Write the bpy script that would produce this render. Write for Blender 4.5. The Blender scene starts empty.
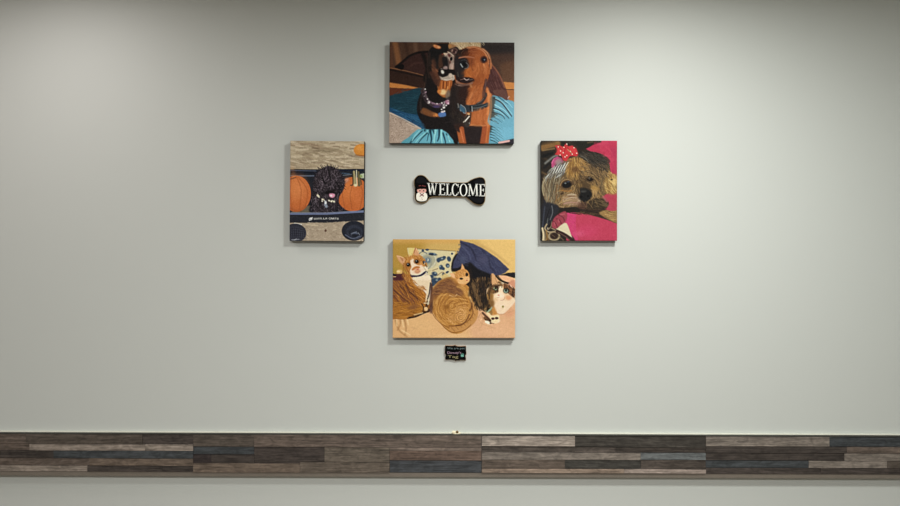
import bpy, bmesh, math, random
import numpy as np
from mathutils import Vector

# ------------------------------------------------------------------ camera frame
F = 650.0            # focal length in pixels of a 900 px wide frame
D = 2.64             # camera to wall distance (m)
ZC = 1.685           # camera height
S = D / F            # metres per pixel on the wall
C = bpy.context.scene.collection

def P(px, py, d=0.0):
    """pixel of the photograph -> (x, z) on the plane standing d metres in front of the wall"""
    k = (D - d) / F
    return (px - 450.0) * k, ZC - (py - 253.0) * k

def lin(c):
    c = np.asarray(c, dtype=float) / 255.0
    return np.where(c <= 0.04045, c / 12.92, ((c + 0.055) / 1.055) ** 2.4)

# ------------------------------------------------------------------ materials
def mat(name, rgb, rough=0.6, metal=0.0, noise=0.0, nscale=60.0, bump=0.0, bscale=200.0, spec=0.4):
    m = bpy.data.materials.new(name); m.use_nodes = True
    nt = m.node_tree; b = nt.nodes['Principled BSDF']
    c = lin(rgb)
    b.inputs['Base Color'].default_value = (*c, 1)
    b.inputs['Roughness'].default_value = rough
    b.inputs['Metallic'].default_value = metal
    b.inputs['Specular IOR Level'].default_value = spec
    tc = nt.nodes.new('ShaderNodeTexCoord')
    if noise > 0:
        n = nt.nodes.new('ShaderNodeTexNoise'); n.inputs['Scale'].default_value = nscale
        n.inputs['Detail'].default_value = 4
        r = nt.nodes.new('ShaderNodeValToRGB')
        r.color_ramp.elements[0].position = 0.3; r.color_ramp.elements[1].position = 0.7
        r.color_ramp.elements[0].color = (*(c * (1 - noise)), 1)
        r.color_ramp.elements[1].color = (*np.minimum(c * (1 + noise), 1), 1)
        nt.links.new(tc.outputs['Object'], n.inputs['Vector'])
        nt.links.new(n.outputs['Fac'], r.inputs['Fac'])
        nt.links.new(r.outputs['Color'], b.inputs['Base Color'])
    if bump > 0:
        n2 = nt.nodes.new('ShaderNodeTexNoise'); n2.inputs['Scale'].default_value = bscale
        n2.inputs['Detail'].default_value = 3
        bp = nt.nodes.new('ShaderNodeBump'); bp.inputs['Strength'].default_value = bump
        bp.inputs['Distance'].default_value = 0.002
        nt.links.new(tc.outputs['Object'], n2.inputs['Vector'])
        nt.links.new(n2.outputs['Fac'], bp.inputs['Height'])
        nt.links.new(bp.outputs['Normal'], b.inputs['Normal'])
    return m

def attr_mat(name, rough=0.55, grain=False, weave=False, spec=0.3):
    """colour comes from the mesh's own 'Col' attribute (the print, or each board's stain)"""
    m = bpy.data.materials.new(name); m.use_nodes = True
    nt = m.node_tree; b = nt.nodes['Principled BSDF']
    b.inputs['Roughness'].default_value = rough
    b.inputs['Specular IOR Level'].default_value = spec
    a = nt.nodes.new('ShaderNodeAttribute'); a.attribute_name = 'Col'
    tc = nt.nodes.new('ShaderNodeTexCoord')
    out = a.outputs['Color']
    if grain:
        # long streaks along X, displaced per board by the alpha-free board seed kept in 'Seed'
        sd = nt.nodes.new('ShaderNodeAttribute'); sd.attribute_name = 'Seed'
        ad = nt.nodes.new('ShaderNodeVectorMath'); ad.operation = 'ADD'
        nt.links.new(tc.outputs['Object'], ad.inputs[0]); nt.links.new(sd.outputs['Color'], ad.inputs[1])
        mp = nt.nodes.new('ShaderNodeMapping'); mp.inputs['Scale'].default_value = (9, 1, 150)
        nt.links.new(ad.outputs[0], mp.inputs['Vector'])
        n = nt.nodes.new('ShaderNodeTexNoise'); n.inputs['Scale'].default_value = 1.0
        n.inputs['Detail'].default_value = 6; n.inputs['Roughness'].default_value = 0.65
        nt.links.new(mp.outputs['Vector'], n.inputs['Vector'])
        r = nt.nodes.new('ShaderNodeMapRange')
        r.inputs['From Min'].default_value = 0.28; r.inputs['From Max'].default_value = 0.72
        r.inputs['To Min'].default_value = 0.42; r.inputs['To Max'].default_value = 1.7
        nt.links.new(n.outputs['Fac'], r.inputs['Value'])
        mp2 = nt.nodes.new('ShaderNodeMapping'); mp2.inputs['Scale'].default_value = (26, 1, 60)
        nt.links.new(ad.outputs[0], mp2.inputs['Vector'])
        n2 = nt.nodes.new('ShaderNodeTexNoise'); n2.inputs['Scale'].default_value = 1.0
        n2.inputs['Detail'].default_value = 3; n2.inputs['Distortion'].default_value = 1.2
        nt.links.new(mp2.outputs['Vector'], n2.inputs['Vector'])
        r2 = nt.nodes.new('ShaderNodeMapRange')
        r2.inputs['From Min'].default_value = 0.3; r2.inputs['From Max'].default_value = 0.7
        r2.inputs['To Min'].default_value = 0.68; r2.inputs['To Max'].default_value = 1.3
        nt.links.new(n2.outputs['Fac'], r2.inputs['Value'])
        mu = nt.nodes.new('ShaderNodeMath'); mu.operation = 'MULTIPLY'
        nt.links.new(r.outputs[0], mu.inputs[0]); nt.links.new(r2.outputs[0], mu.inputs[1])
        vm = nt.nodes.new('ShaderNodeVectorMath'); vm.operation = 'SCALE'
        nt.links.new(a.outputs['Color'], vm.inputs[0]); nt.links.new(mu.outputs[0], vm.inputs['Scale'])
        out = vm.outputs[0]
        bp = nt.nodes.new('ShaderNodeBump'); bp.inputs['Strength'].default_value = 0.35
        bp.inputs['Distance'].default_value = 0.002
        nt.links.new(n.outputs['Fac'], bp.inputs['Height']); nt.links.new(bp.outputs['Normal'], b.inputs['Normal'])
    if weave:
        n = nt.nodes.new('ShaderNodeTexNoise'); n.inputs['Scale'].default_value = 900.0
        bp = nt.nodes.new('ShaderNodeBump'); bp.inputs['Strength'].default_value = 0.12
        bp.inputs['Distance'].default_value = 0.0008
        nt.links.new(tc.outputs['Object'], n.inputs['Vector'])
        nt.links.new(n.outputs['Fac'], bp.inputs['Height']); nt.links.new(bp.outputs['Normal'], b.inputs['Normal'])
    nt.links.new(out, b.inputs['Base Color'])
    return m

# ------------------------------------------------------------------ object helpers
def obj(name, bm, m, parent=None, loc=None, smooth=False):
    me = bpy.data.meshes.new(name)
    bmesh.ops.recalc_face_normals(bm, faces=bm.faces[:])
    bm.to_mesh(me); bm.free()
    if smooth:
        for p in me.polygons: p.use_smooth = True
    me.materials.append(m)
    o = bpy.data.objects.new(name, me); C.objects.link(o)
    if parent: o.parent = parent
    if loc: o.location = loc
    return o

def empty(name, loc):
    o = bpy.data.objects.new(name, None); C.objects.link(o)
    o.location = loc; o.empty_display_size = 0.03
    return o

def tag(o, label, cat, group=None):
    o['label'] = label; o['category'] = cat
    if group: o['group'] = group
    return o

def box(bm, x0, x1, y0, y1, z0, z1):
    v = [bm.verts.new((x, y, z)) for x in (x0, x1) for y in (y0, y1) for z in (z0, z1)]
    f = [(0, 1, 3, 2), (4, 6, 7, 5), (0, 4, 5, 1), (2, 3, 7, 6), (0, 2, 6, 4), (1, 5, 7, 3)]
    return [bm.faces.new([v[i] for i in q]) for q in f]

def catmull(pts, n=6, closed=True):
    pts = [np.array(p, float) for p in pts]; N = len(pts); out = []
    rng = range(N) if closed else range(N - 1)
    for i in rng:
        if closed:
            p0, p1, p2, p3 = pts[i - 1], pts[i], pts[(i + 1) % N], pts[(i + 2) % N]
        else:
            p0, p1, p2, p3 = pts[max(i - 1, 0)], pts[i], pts[i + 1], pts[min(i + 2, N - 1)]
        for k in range(n):
            t = k / n
            out.append(0.5 * ((2 * p1) + (-p0 + p2) * t + (2 * p0 - 5 * p1 + 4 * p2 - p3) * t * t
                              + (-p0 + 3 * p1 - 3 * p2 + p3) * t ** 3))
    if not closed: out.append(pts[-1])
    return [tuple(p) for p in out]

def slab(bm, poly, yb, yf, bev=0.0):
    """extrude an x,z outline from y=yb (back) to y=yf (front), optional chamfer at the front rim"""
    n = len(poly)
    a = np.array(poly)
    rings = [(yb, a), (yf + bev, a)]
    if bev > 0:
        t = np.roll(a, -1, 0) - np.roll(a, 1, 0)
        t /= np.maximum(np.linalg.norm(t, axis=1, keepdims=True), 1e-9)
        nrm = np.stack([-t[:, 1], t[:, 0]], 1)
        area = 0.5 * np.sum(a[:, 0] * np.roll(a[:, 1], -1) - np.roll(a[:, 0], -1) * a[:, 1])
        if area < 0: nrm = -nrm
        rings.append((yf, a + nrm * bev))
    vr = [[bm.verts.new((p[0], y, p[1])) for p in pts] for y, pts in rings]
    for r0, r1 in zip(vr, vr[1:]):
        for i in range(n):
            j = (i + 1) % n
            bm.faces.new((r0[i], r0[j], r1[j], r1[i]))
    for r, rev in ((vr[0], True), (vr[-1], False)):
        f = bm.faces.new(r[::-1] if rev else r)
        bmesh.ops.triangulate(bm, faces=[f])

# ------------------------------------------------------------------ the painter of the printed pictures
GAIN = (1.17, 1.33, 0.75, 1.06)
rng = np.random.default_rng(7)
random.seed(7)

def blur(a, r):
    r = int(round(r))
    if r < 1: return a
    for ax in (0, 1):
        pad = [(0, 0)] * a.ndim; pad[ax] = (r + 1, r)
        c = np.cumsum(np.pad(a, pad, mode='edge'), axis=ax)
        n = a.shape[ax]
        hi = np.take(c, range(2 * r + 1, 2 * r + 1 + n), axis=ax)
        lo = np.take(c, range(0, n), axis=ax)
        a = (hi - lo) / (2 * r + 1)
    return a

class Paint:
    """a picture painted in the units of a sheet x0..x1, y0..y1 (y down)"""
    def __init__(s, x0, x1, y0, y1, W, H, bg):
        s.x0, s.x1, s.y0, s.y1, s.W, s.H = x0, x1, y0, y1, W, H
        s.X, s.Y = np.meshgrid(np.linspace(x0, x1, W), np.linspace(y0, y1, H))
        s.u = (x1 - x0) / (W - 1)
        s.im = np.zeros((H, W, 3)) + np.array(bg, float)
    def sub(s, bx0, bx1, by0, by1):
        i0 = max(int((bx0 - s.x0) / s.u) - 1, 0); i1 = min(int((bx1 - s.x0) / s.u) + 3, s.W)
        v = (s.y1 - s.y0) / (s.H - 1)
        j0 = max(int((by0 - s.y0) / v) - 1, 0); j1 = min(int((by1 - s.y0) / v) + 3, s.H)
        return (slice(j0, j1), slice(i0, i1)) if i1 > i0 and j1 > j0 else None
    def mix(s, sl, m, col):
        m = m[..., None]
        s.im[sl] = s.im[sl] * (1 - m) + np.array(col, float) * m
    def mask(s, pts, soft=1.5, smooth=True):
        if smooth: pts = catmull(pts, 6)
        px = np.array([p[0] for p in pts]); py = np.array([p[1] for p in pts])
        g = soft * 2 + 2
        sl = s.sub(px.min() - g, px.max() + g, py.min() - g, py.max() + g)
        if sl is None: return None, None
        X, Y = s.X[sl], s.Y[sl]; ins = np.zeros(X.shape, bool)
        n = len(px); j = n - 1
        for i in range(n):
            if py[i] != py[j]:
                c = ((py[i] > Y) != (py[j] > Y)) & (X < (px[j] - px[i]) * (Y - py[i]) / (py[j] - py[i]) + px[i])
                ins ^= c
            j = i
        m = ins.astype(float)
        m = blur(blur(m, soft / s.u * 0.6), soft / s.u * 0.6)
        return sl, m
    def poly(s, pts, col, soft=1.5, a=1.0, smooth=True):
        sl, m = s.mask(pts, soft, smooth)
        if sl: s.mix(sl, m * a, col)
    def ell(s, cx, cy, rx, ry, col, soft=0.15, rot=0, a=1.0):
        R = max(rx, ry) * (1 + soft) + 3
        sl = s.sub(cx - R, cx + R, cy - R, cy + R)
        if sl is None: return
        X, Y = s.X[sl] - cx, s.Y[sl] - cy
        c, q = math.cos(math.radians(rot)), math.sin(math.radians(rot))
        r = np.sqrt(((X * c + Y * q) / rx) ** 2 + ((-X * q + Y * c) / ry) ** 2)
        m = np.clip((1 + soft - r) / (2 * soft + 1e-6), 0, 1); m = m * m * (3 - 2 * m)
        s.mix(sl, m * a, col)
    def line(s, pts, w, col, soft=1.2, a=1.0, w2=None, smooth=True):
        if smooth and len(pts) > 2: pts = catmull(pts, 5, False)
        w2 = w if w2 is None else w2
        g = max(w, w2) + soft * 2 + 1
        xs = [p[0] for p in pts]; ys = [p[1] for p in pts]
        sl = s.sub(min(xs) - g, max(xs) + g, min(ys) - g, max(ys) + g)
        if sl is None: return
        X, Y = s.X[sl], s.Y[sl]; m = np.zeros(X.shape); n = len(pts) - 1
        for i in range(n):
            (ax, ay), (bx, by) = pts[i], pts[i + 1]
            dx, dy = bx - ax, by - ay; L = dx * dx + dy * dy + 1e-9
            t = np.clip(((X - ax) * dx + (Y - ay) * dy) / L, 0, 1)
            d = np.hypot(X - ax - t * dx, Y - ay - t * dy)
            ww = (w + (w2 - w) * (i + t) / n) / 2
            m = np.maximum(m, np.clip((ww + soft - d) / (2 * soft), 0, 1))
        s.mix(sl, m * a, col)
    def fur(s, pts, cols, n, ln, ang, jit=25, w=2.2, a=0.6, soft=1.0, smooth=True, curl=0.0):
        """n hair strokes inside an outline; ang in degrees or a function of x, y"""
        sl, m = s.mask(pts, 0.5, smooth)
        if sl is None: return
        js, is_ = np.nonzero(m > 0.5)
        if len(js) == 0: return
        X, Y = s.X[sl], s.Y[sl]
        old = s.im.copy()
        for k in rng.integers(0, len(js), n):
            x, y = X[js[k], is_[k]], Y[js[k], is_[k]]
            an = math.radians((ang(x, y) if callable(ang) else ang) + random.uniform(-jit, jit))
            l = ln * random.uniform(0.6, 1.3)
            dx, dy = math.cos(an) * l / 2, math.sin(an) * l / 2
            c = np.array(random.choice(cols), float) + random.uniform(-8, 8)
            k2 = random.uniform(-curl, curl) * l
            if curl: q = [(x - dx, y - dy), (x - dy / l * k2 * 2, y + dx / l * k2 * 2), (x + dx, y + dy)]
            else: q = [(x - dx, y - dy), (x + dx, y + dy)]
            s.line(q, w * random.uniform(.7, 1.3), c, soft, a * random.uniform(.5, 1), w2=w * 0.5)
        keep = np.zeros((s.H, s.W)); keep[sl] = m          # hairs reach only a little past their outline
        keep = np.clip(blur(keep, 2.5 / s.u) * 2.2, 0, 1)[..., None]
        s.im = old * (1 - keep) + s.im * keep
    def grade(s, sat=0.9, con=1.0, sharp=0.5, mul=(1, 1, 1)):
        for r, k in ((1, sharp), (4, sharp * 0.5)):
            s.im = s.im + (s.im - blur(s.im, r)) * k
        g = s.im.mean(2, keepdims=True)
        s.im = g + (s.im - g) * sat
        s.im = np.clip((s.im - 100) * con + 100, 3, 252) * np.array(mul)
    def noise(s, amp, scale, sl=None, sx=1.0):
        h, w = s.im.shape[:2]
        n = rng.normal(size=(h, w))
        n = blur(n, scale)
        if sx > 1:
            r = int(scale * sx); c = np.cumsum(np.pad(n, ((0, 0), (r + 1, r)), mode='edge'), 1)
            n = c[:, 2 * r + 1:] - c[:, :w]
        n = n / (n.std() + 1e-9) * amp
        if sl is not None: n = n * sl
        s.im += n[..., None]
    def region(s, pts, soft=1.5, smooth=True):
        full = np.zeros((s.H, s.W)); sl, m = s.mask(pts, soft, smooth)
        if sl: full[sl] = m
        return full

class Tile:
    """the same painter addressed in the units of a smaller, enlarged patch of the sheet"""
    def __init__(s, p, ox, oy, k): s.p, s.ox, s.oy, s.k = p, ox, oy, k
    def q(s, pts): return [(s.ox + x * s.k, s.oy + y * s.k) for x, y in pts]
    def poly(s, pts, col, soft=5, a=1.0, smooth=True): s.p.poly(s.q(pts), col, soft * s.k, a, smooth)
    def ell(s, cx, cy, rx, ry, col, soft=0.3, rot=0, a=1.0):
        (x, y), = s.q([(cx, cy)]); s.p.ell(x, y, rx * s.k, ry * s.k, col, soft, rot, a)
    def line(s, pts, w, col, soft=4, a=1.0, w2=None): s.p.line(s.q(pts), w * s.k, col, soft * s.k, a, None if w2 is None else w2 * s.k)
    def fur(s, pts, cols, n, ln, ang, jit=20, w=8, a=0.7, soft=4):
        f = ang if not callable(ang) else (lambda x, y: ang((x - s.ox) / s.k, (y - s.oy) / s.k))
        s.p.fur(s.q(pts), cols, n, ln * s.k, f, jit, w * s.k, a, soft * s.k)
def tiles(p, zx, zy, zs):
    return lambda px, py, ts: Tile(p, (px - zx) * zs, (py - zy) * zs, zs / ts)

def refine_terrier(p):
    t = tiles(p, 534, 134, 4.435)
    # face right half
    a = t(578, 172, 12.65)
    a.fur([(0, 0), (380, 0), (400, 260), (240, 300), (0, 120)], [(126, 98, 66), (84, 66, 48), (150, 116, 78), (104, 88, 70), (66, 54, 44)], 260, 44, lambda x, y: 40 + x * .12, 35, 9, .7)
    a.fur([(300, 20), (400, 40), (390, 250), (300, 270)], [(112, 92, 68), (146, 122, 86), (88, 74, 58)], 90, 60, 75, 15, 9, .6)
    a.poly([(20, 130), (90, 120), (140, 150), (150, 240), (60, 220), (0, 200)], (86, 66, 48), 24, .8)
    a.ell(20, 165, 34, 24, (150, 116, 70), .6, 10, .8); a.ell(215, 205, 52, 34, (186, 142, 78), .6, 20, .85); a.ell(210, 250, 34, 30, (196, 150, 96), .6, 0, .7)
    for q in (((170, 210), (200, 240), (190, 300)), ((230, 240), (240, 300), (270, 350)), ((150, 350), (120, 380), (110, 430)), ((180, 330), (170, 400)), ((210, 330), (230, 390)), ((190, 300), (220, 330))):
        a.line(q, 9, (206, 168, 118), 5, .65, w2=4)
    a.poly([(230, 330), (300, 350), (380, 370), (380, 420), (300, 460), (200, 450), (120, 440), (160, 360)], (62, 50, 40), 12)
    a.fur([(240, 330), (380, 370), (370, 430), (220, 440)], [(98, 80, 60), (46, 38, 32), (126, 104, 76)], 60, 60, 15, 14, 7, .6)
    for q in (((190, 340), (180, 400), (170, 440)), ((150, 345), (130, 390)), ((220, 350), (240, 400), (262, 440))): a.line(q, 8, (140, 112, 74), 4, .7, w2=3)
    a.poly([(0, 390), (90, 380), (120, 420), (80, 470), (0, 470)], (96, 62, 54), 16, .6)
    a.poly([(330, 300), (480, 250), (490, 470), (370, 470), (400, 380)], (192, 62, 90), 10); a.line([(320, 310), (370, 370)], 20, (206, 96, 120), 10, .7)
    a.poly([(370, 60), (500, 40), (500, 250), (440, 280), (350, 250), (340, 140)], (170, 130, 76), 18); a.fur([(360, 60), (500, 50), (490, 250), (350, 250)], [(214, 176, 110), (120, 90, 52), (190, 148, 84), (238, 204, 136)], 80, 70, 65, 25, 12, .65)
    a.ell(462, 130, 28, 50, (240, 206, 138), .7, 0, .8); a.ell(430, 95, 14, 10, (76, 58, 38), .5)
    a.ell(155, 82, 58, 44, (84, 64, 46), .4); a.ell(155, 84, 40, 30, (24, 21, 22), .3); a.ell(148, 74, 10, 7, (84, 84, 92), .5); a.line([(110, 50), (150, 34), (200, 46)], 9, (196, 160, 112), 5, .7); a.line([(120, 128), (160, 150), (196, 132)], 7, (160, 124, 82), 4, .6)
    a.ell(82, 285, 92, 80, (30, 29, 31), .22); a.ell(60, 230, 60, 28, (44, 42, 42), .6); a.ell(70, 245, 30, 12, (84, 84, 86), .8, 0, .6); a.ell(40, 310, 14, 16, (10, 10, 11), .5); a.ell(130, 300, 14, 14, (10, 10, 11), .5)
    # left eye, cheek
    b = t(540, 172, 12.65)
    b.fur([(60, 40), (240, 10), (260, 300), (200, 430), (110, 430), (30, 250)], [(146, 132, 108), (92, 80, 66), (182, 170, 148), (116, 98, 76), (64, 54, 46), (160, 120, 84)], 260, 110, lambda x, y: 100 if x > 90 else 75 + 0 * y, 9, 8, .65)
    b.line([(120, 20), (50, 110), (30, 200), (48, 290)], 13, (206, 190, 160), 7, .75); b.line([(110, 90), (70, 160), (75, 260)], 9, (70, 58, 46), 6, .7); b.line([(180, 60), (140, 160), (160, 330)], 9, (80, 68, 56), 6, .6); b.line([(220, 160), (200, 260), (210, 350)], 14, (128, 86, 56), 8, .6)
    b.fur([(240, 150), (460, 200), (440, 420), (210, 420), (220, 260)], [(170, 128, 74), (120, 88, 54), (196, 158, 106), (140, 100, 62)], 160, 60, lambda x, y: 150 - (y - 200) * .12, 18, 9, .65)
    b.poly([(300, 310), (380, 270), (460, 290), (500, 360), (480, 410), (380, 420), (300, 400)], (160, 128, 104), 30, .7)
    for q, c in ((((350, 290), (400, 276), (450, 286)), (224, 206, 184)), (((330, 340), (390, 320), (460, 322)), (206, 180, 160)), (((240, 400), (320, 360), (400, 345)), (206, 172, 128)), (((260, 380), (300, 330), (350, 310)), (196, 156, 100)), (((300, 400), (380, 380), (470, 385)), (190, 140, 138)), (((220, 400), (250, 430), (300, 440)), (188, 156, 116)), (((350, 300), (380, 306), (440, 300)), (120, 84, 66))):
        b.line(q, 11, c, 6, .8, w2=7)
    b.ell(340, 160, 84, 54, (96, 70, 50), .4, -8); b.ell(340, 160, 60, 40, (22, 20, 22), .3, -8); b.ell(322, 140, 12, 9, (110, 114, 124), .5); b.ell(360, 120, 20, 8, (60, 66, 84), .5, -20)
    b.line([(256, 170), (280, 120), (340, 92), (400, 110)], 9, (190, 150, 104), 5, .75); b.line([(200, 140), (250, 120), (300, 70)], 12, (170, 150, 130), 7, .6); b.line([(400, 190), (424, 170), (440, 220)], 10, (184, 150, 100), 5, .75); b.line([(280, 230), (340, 240), (400, 232)], 14, (176, 116, 60), 7, .75)
    b.ell(280, 270, 22, 12, (58, 40, 32), .6, -30, .8)
    b.poly([(200, 440), (280, 450), (460, 440), (500, 500), (260, 500), (190, 480)], (40, 36, 34), 10); b.line([(110, 440), (150, 470), (160, 510)], 12, (140, 140, 146), 6, .7)
    b.fur([(440, 0), (510, 0), (510, 300), (440, 240)], [(112, 84, 56), (70, 54, 42), (134, 102, 66)], 70, 50, 80, 25, 9, .7)
    # silver parting below the tie and bow
    c = t(540, 138, 12.65)
    c.fur([(110, 420), (180, 350), (260, 320), (340, 360), (300, 470), (200, 506), (60, 506)], [(186, 188, 198), (96, 94, 98), (214, 216, 224), (70, 66, 68), (150, 148, 150)], 120, 90, lambda x, y: 135 + 0 * x, 14, 10, .75)
    c.fur([(320, 330), (420, 260), (506, 260), (506, 506), (340, 500)], [(196, 150, 84), (146, 104, 54), (222, 180, 112), (112, 78, 48), (176, 130, 70)], 150, 80, lambda x, y: 100 - (x - 400) * .25, 22, 10, .7)
    c.ell(450, 400, 50, 34, (98, 66, 44), .7, 0, .7); c.line([(270, 330), (330, 300), (400, 290)], 16, (110, 70, 60), 8, .7)
    c.line([(160, 360), (170, 290), (220, 250)], 30, (196, 74, 134), 7); c.line([(150, 320), (180, 260)], 10, (226, 120, 172), 5, .7); c.ell(235, 300, 40, 30, (164, 140, 148), .6, -30, .8)
    # dark crown
    d = t(578, 138, 12.65)
    d.fur([(20, 190), (200, 180), (330, 230), (400, 300), (360, 400), (240, 400), (60, 260)], [(62, 58, 56), (38, 36, 36), (92, 80, 70), (50, 48, 46)], 170, 90, 30, 18, 10, .7)
    d.fur([(40, 300), (200, 330), (330, 400), (400, 500), (60, 506)], [(140, 108, 74), (92, 72, 54), (168, 134, 92), (72, 58, 48)], 170, 60, lambda x, y: 20 + x * .12, 30, 9, .7)
    d.line([(40, 230), (100, 260), (130, 300)], 10, (134, 128, 120), 6, .6); d.line([(340, 250), (390, 290), (380, 330)], 12, (70, 52, 50), 6, .8)
    d.fur([(210, 60), (480, 40), (480, 380), (420, 340), (300, 200)], [(216, 70, 104), (190, 44, 84), (206, 54, 94)], 60, 90, 40, 60, 20, .35, 10)
    # lower left
    e = t(540, 204, 12.65)
    e.poly([(30, 0), (200, 0), (240, 60), (170, 180), (60, 330), (20, 330)], (44, 44, 54), 12)
    e.line([(60, 30), (46, 160), (30, 300)], 14, (72, 78, 100), 8, .8); e.line([(150, 20), (160, 100), (130, 190)], 12, (112, 116, 130), 6, .8); e.line([(120, 60), (80, 180)], 8, (26, 26, 30), 5, .8); e.line([(100, 180), (90, 240)], 8, (140, 150, 150), 5, .6)
    e.poly([(215, 305), (300, 250), (340, 240), (380, 340), (410, 440), (330, 390), (260, 350)], (232, 218, 192), 6)
    e.line([(85, 250), (62, 300), (96, 340), (150, 350)], 18, (176, 156, 132), 5); e.line([(150, 300), (190, 320), (210, 350)], 16, (150, 126, 108), 5)
    e.ell(178, 398, 78, 60, (176, 154, 126), .12); e.ell(180, 395, 54, 42, (58, 42, 38), .25); e.line([(150, 380), (190, 410)], 8, (120, 92, 76), 4, .7)
    e.line([(30, 300), (44, 380), (40, 450)], 24, (226, 204, 172), 6); e.line([(80, 330), (90, 400), (80, 450)], 18, (168, 128, 78), 6, .9); e.line([(56, 340), (62, 440)], 6, (70, 44, 30), 4, .8)
    e.line([(220, 340), (310, 380), (400, 440)], 44, (60, 40, 40), 6); e.line([(230, 350), (320, 400), (380, 450)], 8, (128, 100, 90), 4, .7); e.line([(240, 400), (300, 450)], 14, (120, 104, 78), 5, .7)
    e.poly([(150, 240), (190, 180), (260, 110), (330, 90), (330, 190), (280, 230), (220, 300), (160, 290)], (168, 66, 86), 8)
    for q in (((170, 210), (200, 240), (220, 290)), ((210, 180), (250, 200), (270, 240)), ((230, 130), (290, 160), (310, 200))): e.line(q, 12, (108, 40, 56), 6, .75)
    for q in (((180, 230), (190, 260)), ((230, 190), (240, 220)), ((260, 130), (310, 120))): e.line(q, 12, (206, 100, 118), 6, .7)

    for k in range(16):                                   # bright and dark locks of the long side hair
        x = 46 + k * 4.6
        j = random.uniform(-5, 5); y0 = random.uniform(140, 190); y1 = random.uniform(260, 316)
        p.line([(x + 24 + j, y0), (x + 8 + j, 210), (x + j, 250), (x + 8 + j, y1)], 2.6, ((196, 186, 168), (66, 56, 48), (150, 132, 108), (92, 78, 62))[k % 4], 1.6, .4, w2=1)
    for k in range(9): p.line([(96 + k * 7, 150 - k * 3), (84 + k * 6, 176 - k * 2)], 3, ((226, 228, 236), (70, 70, 76))[k % 2], 1.2, .75)
    for x0, y0, x1, y1, c in ((214, 296, 236, 330, (128, 96, 70)), (240, 300, 262, 328, (150, 116, 80)), (262, 286, 290, 318, (110, 84, 60)), (276, 278, 310, 300, (140, 110, 78)), (200, 300, 204, 322, (120, 84, 72))):
        p.line([(x0, y0), (x1, y1)], 3, c, 1.4, .7, w2=1)
    p.line([(126, 334), (200, 334), (280, 346)], 9, (44, 34, 32), 3, .8)

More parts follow.
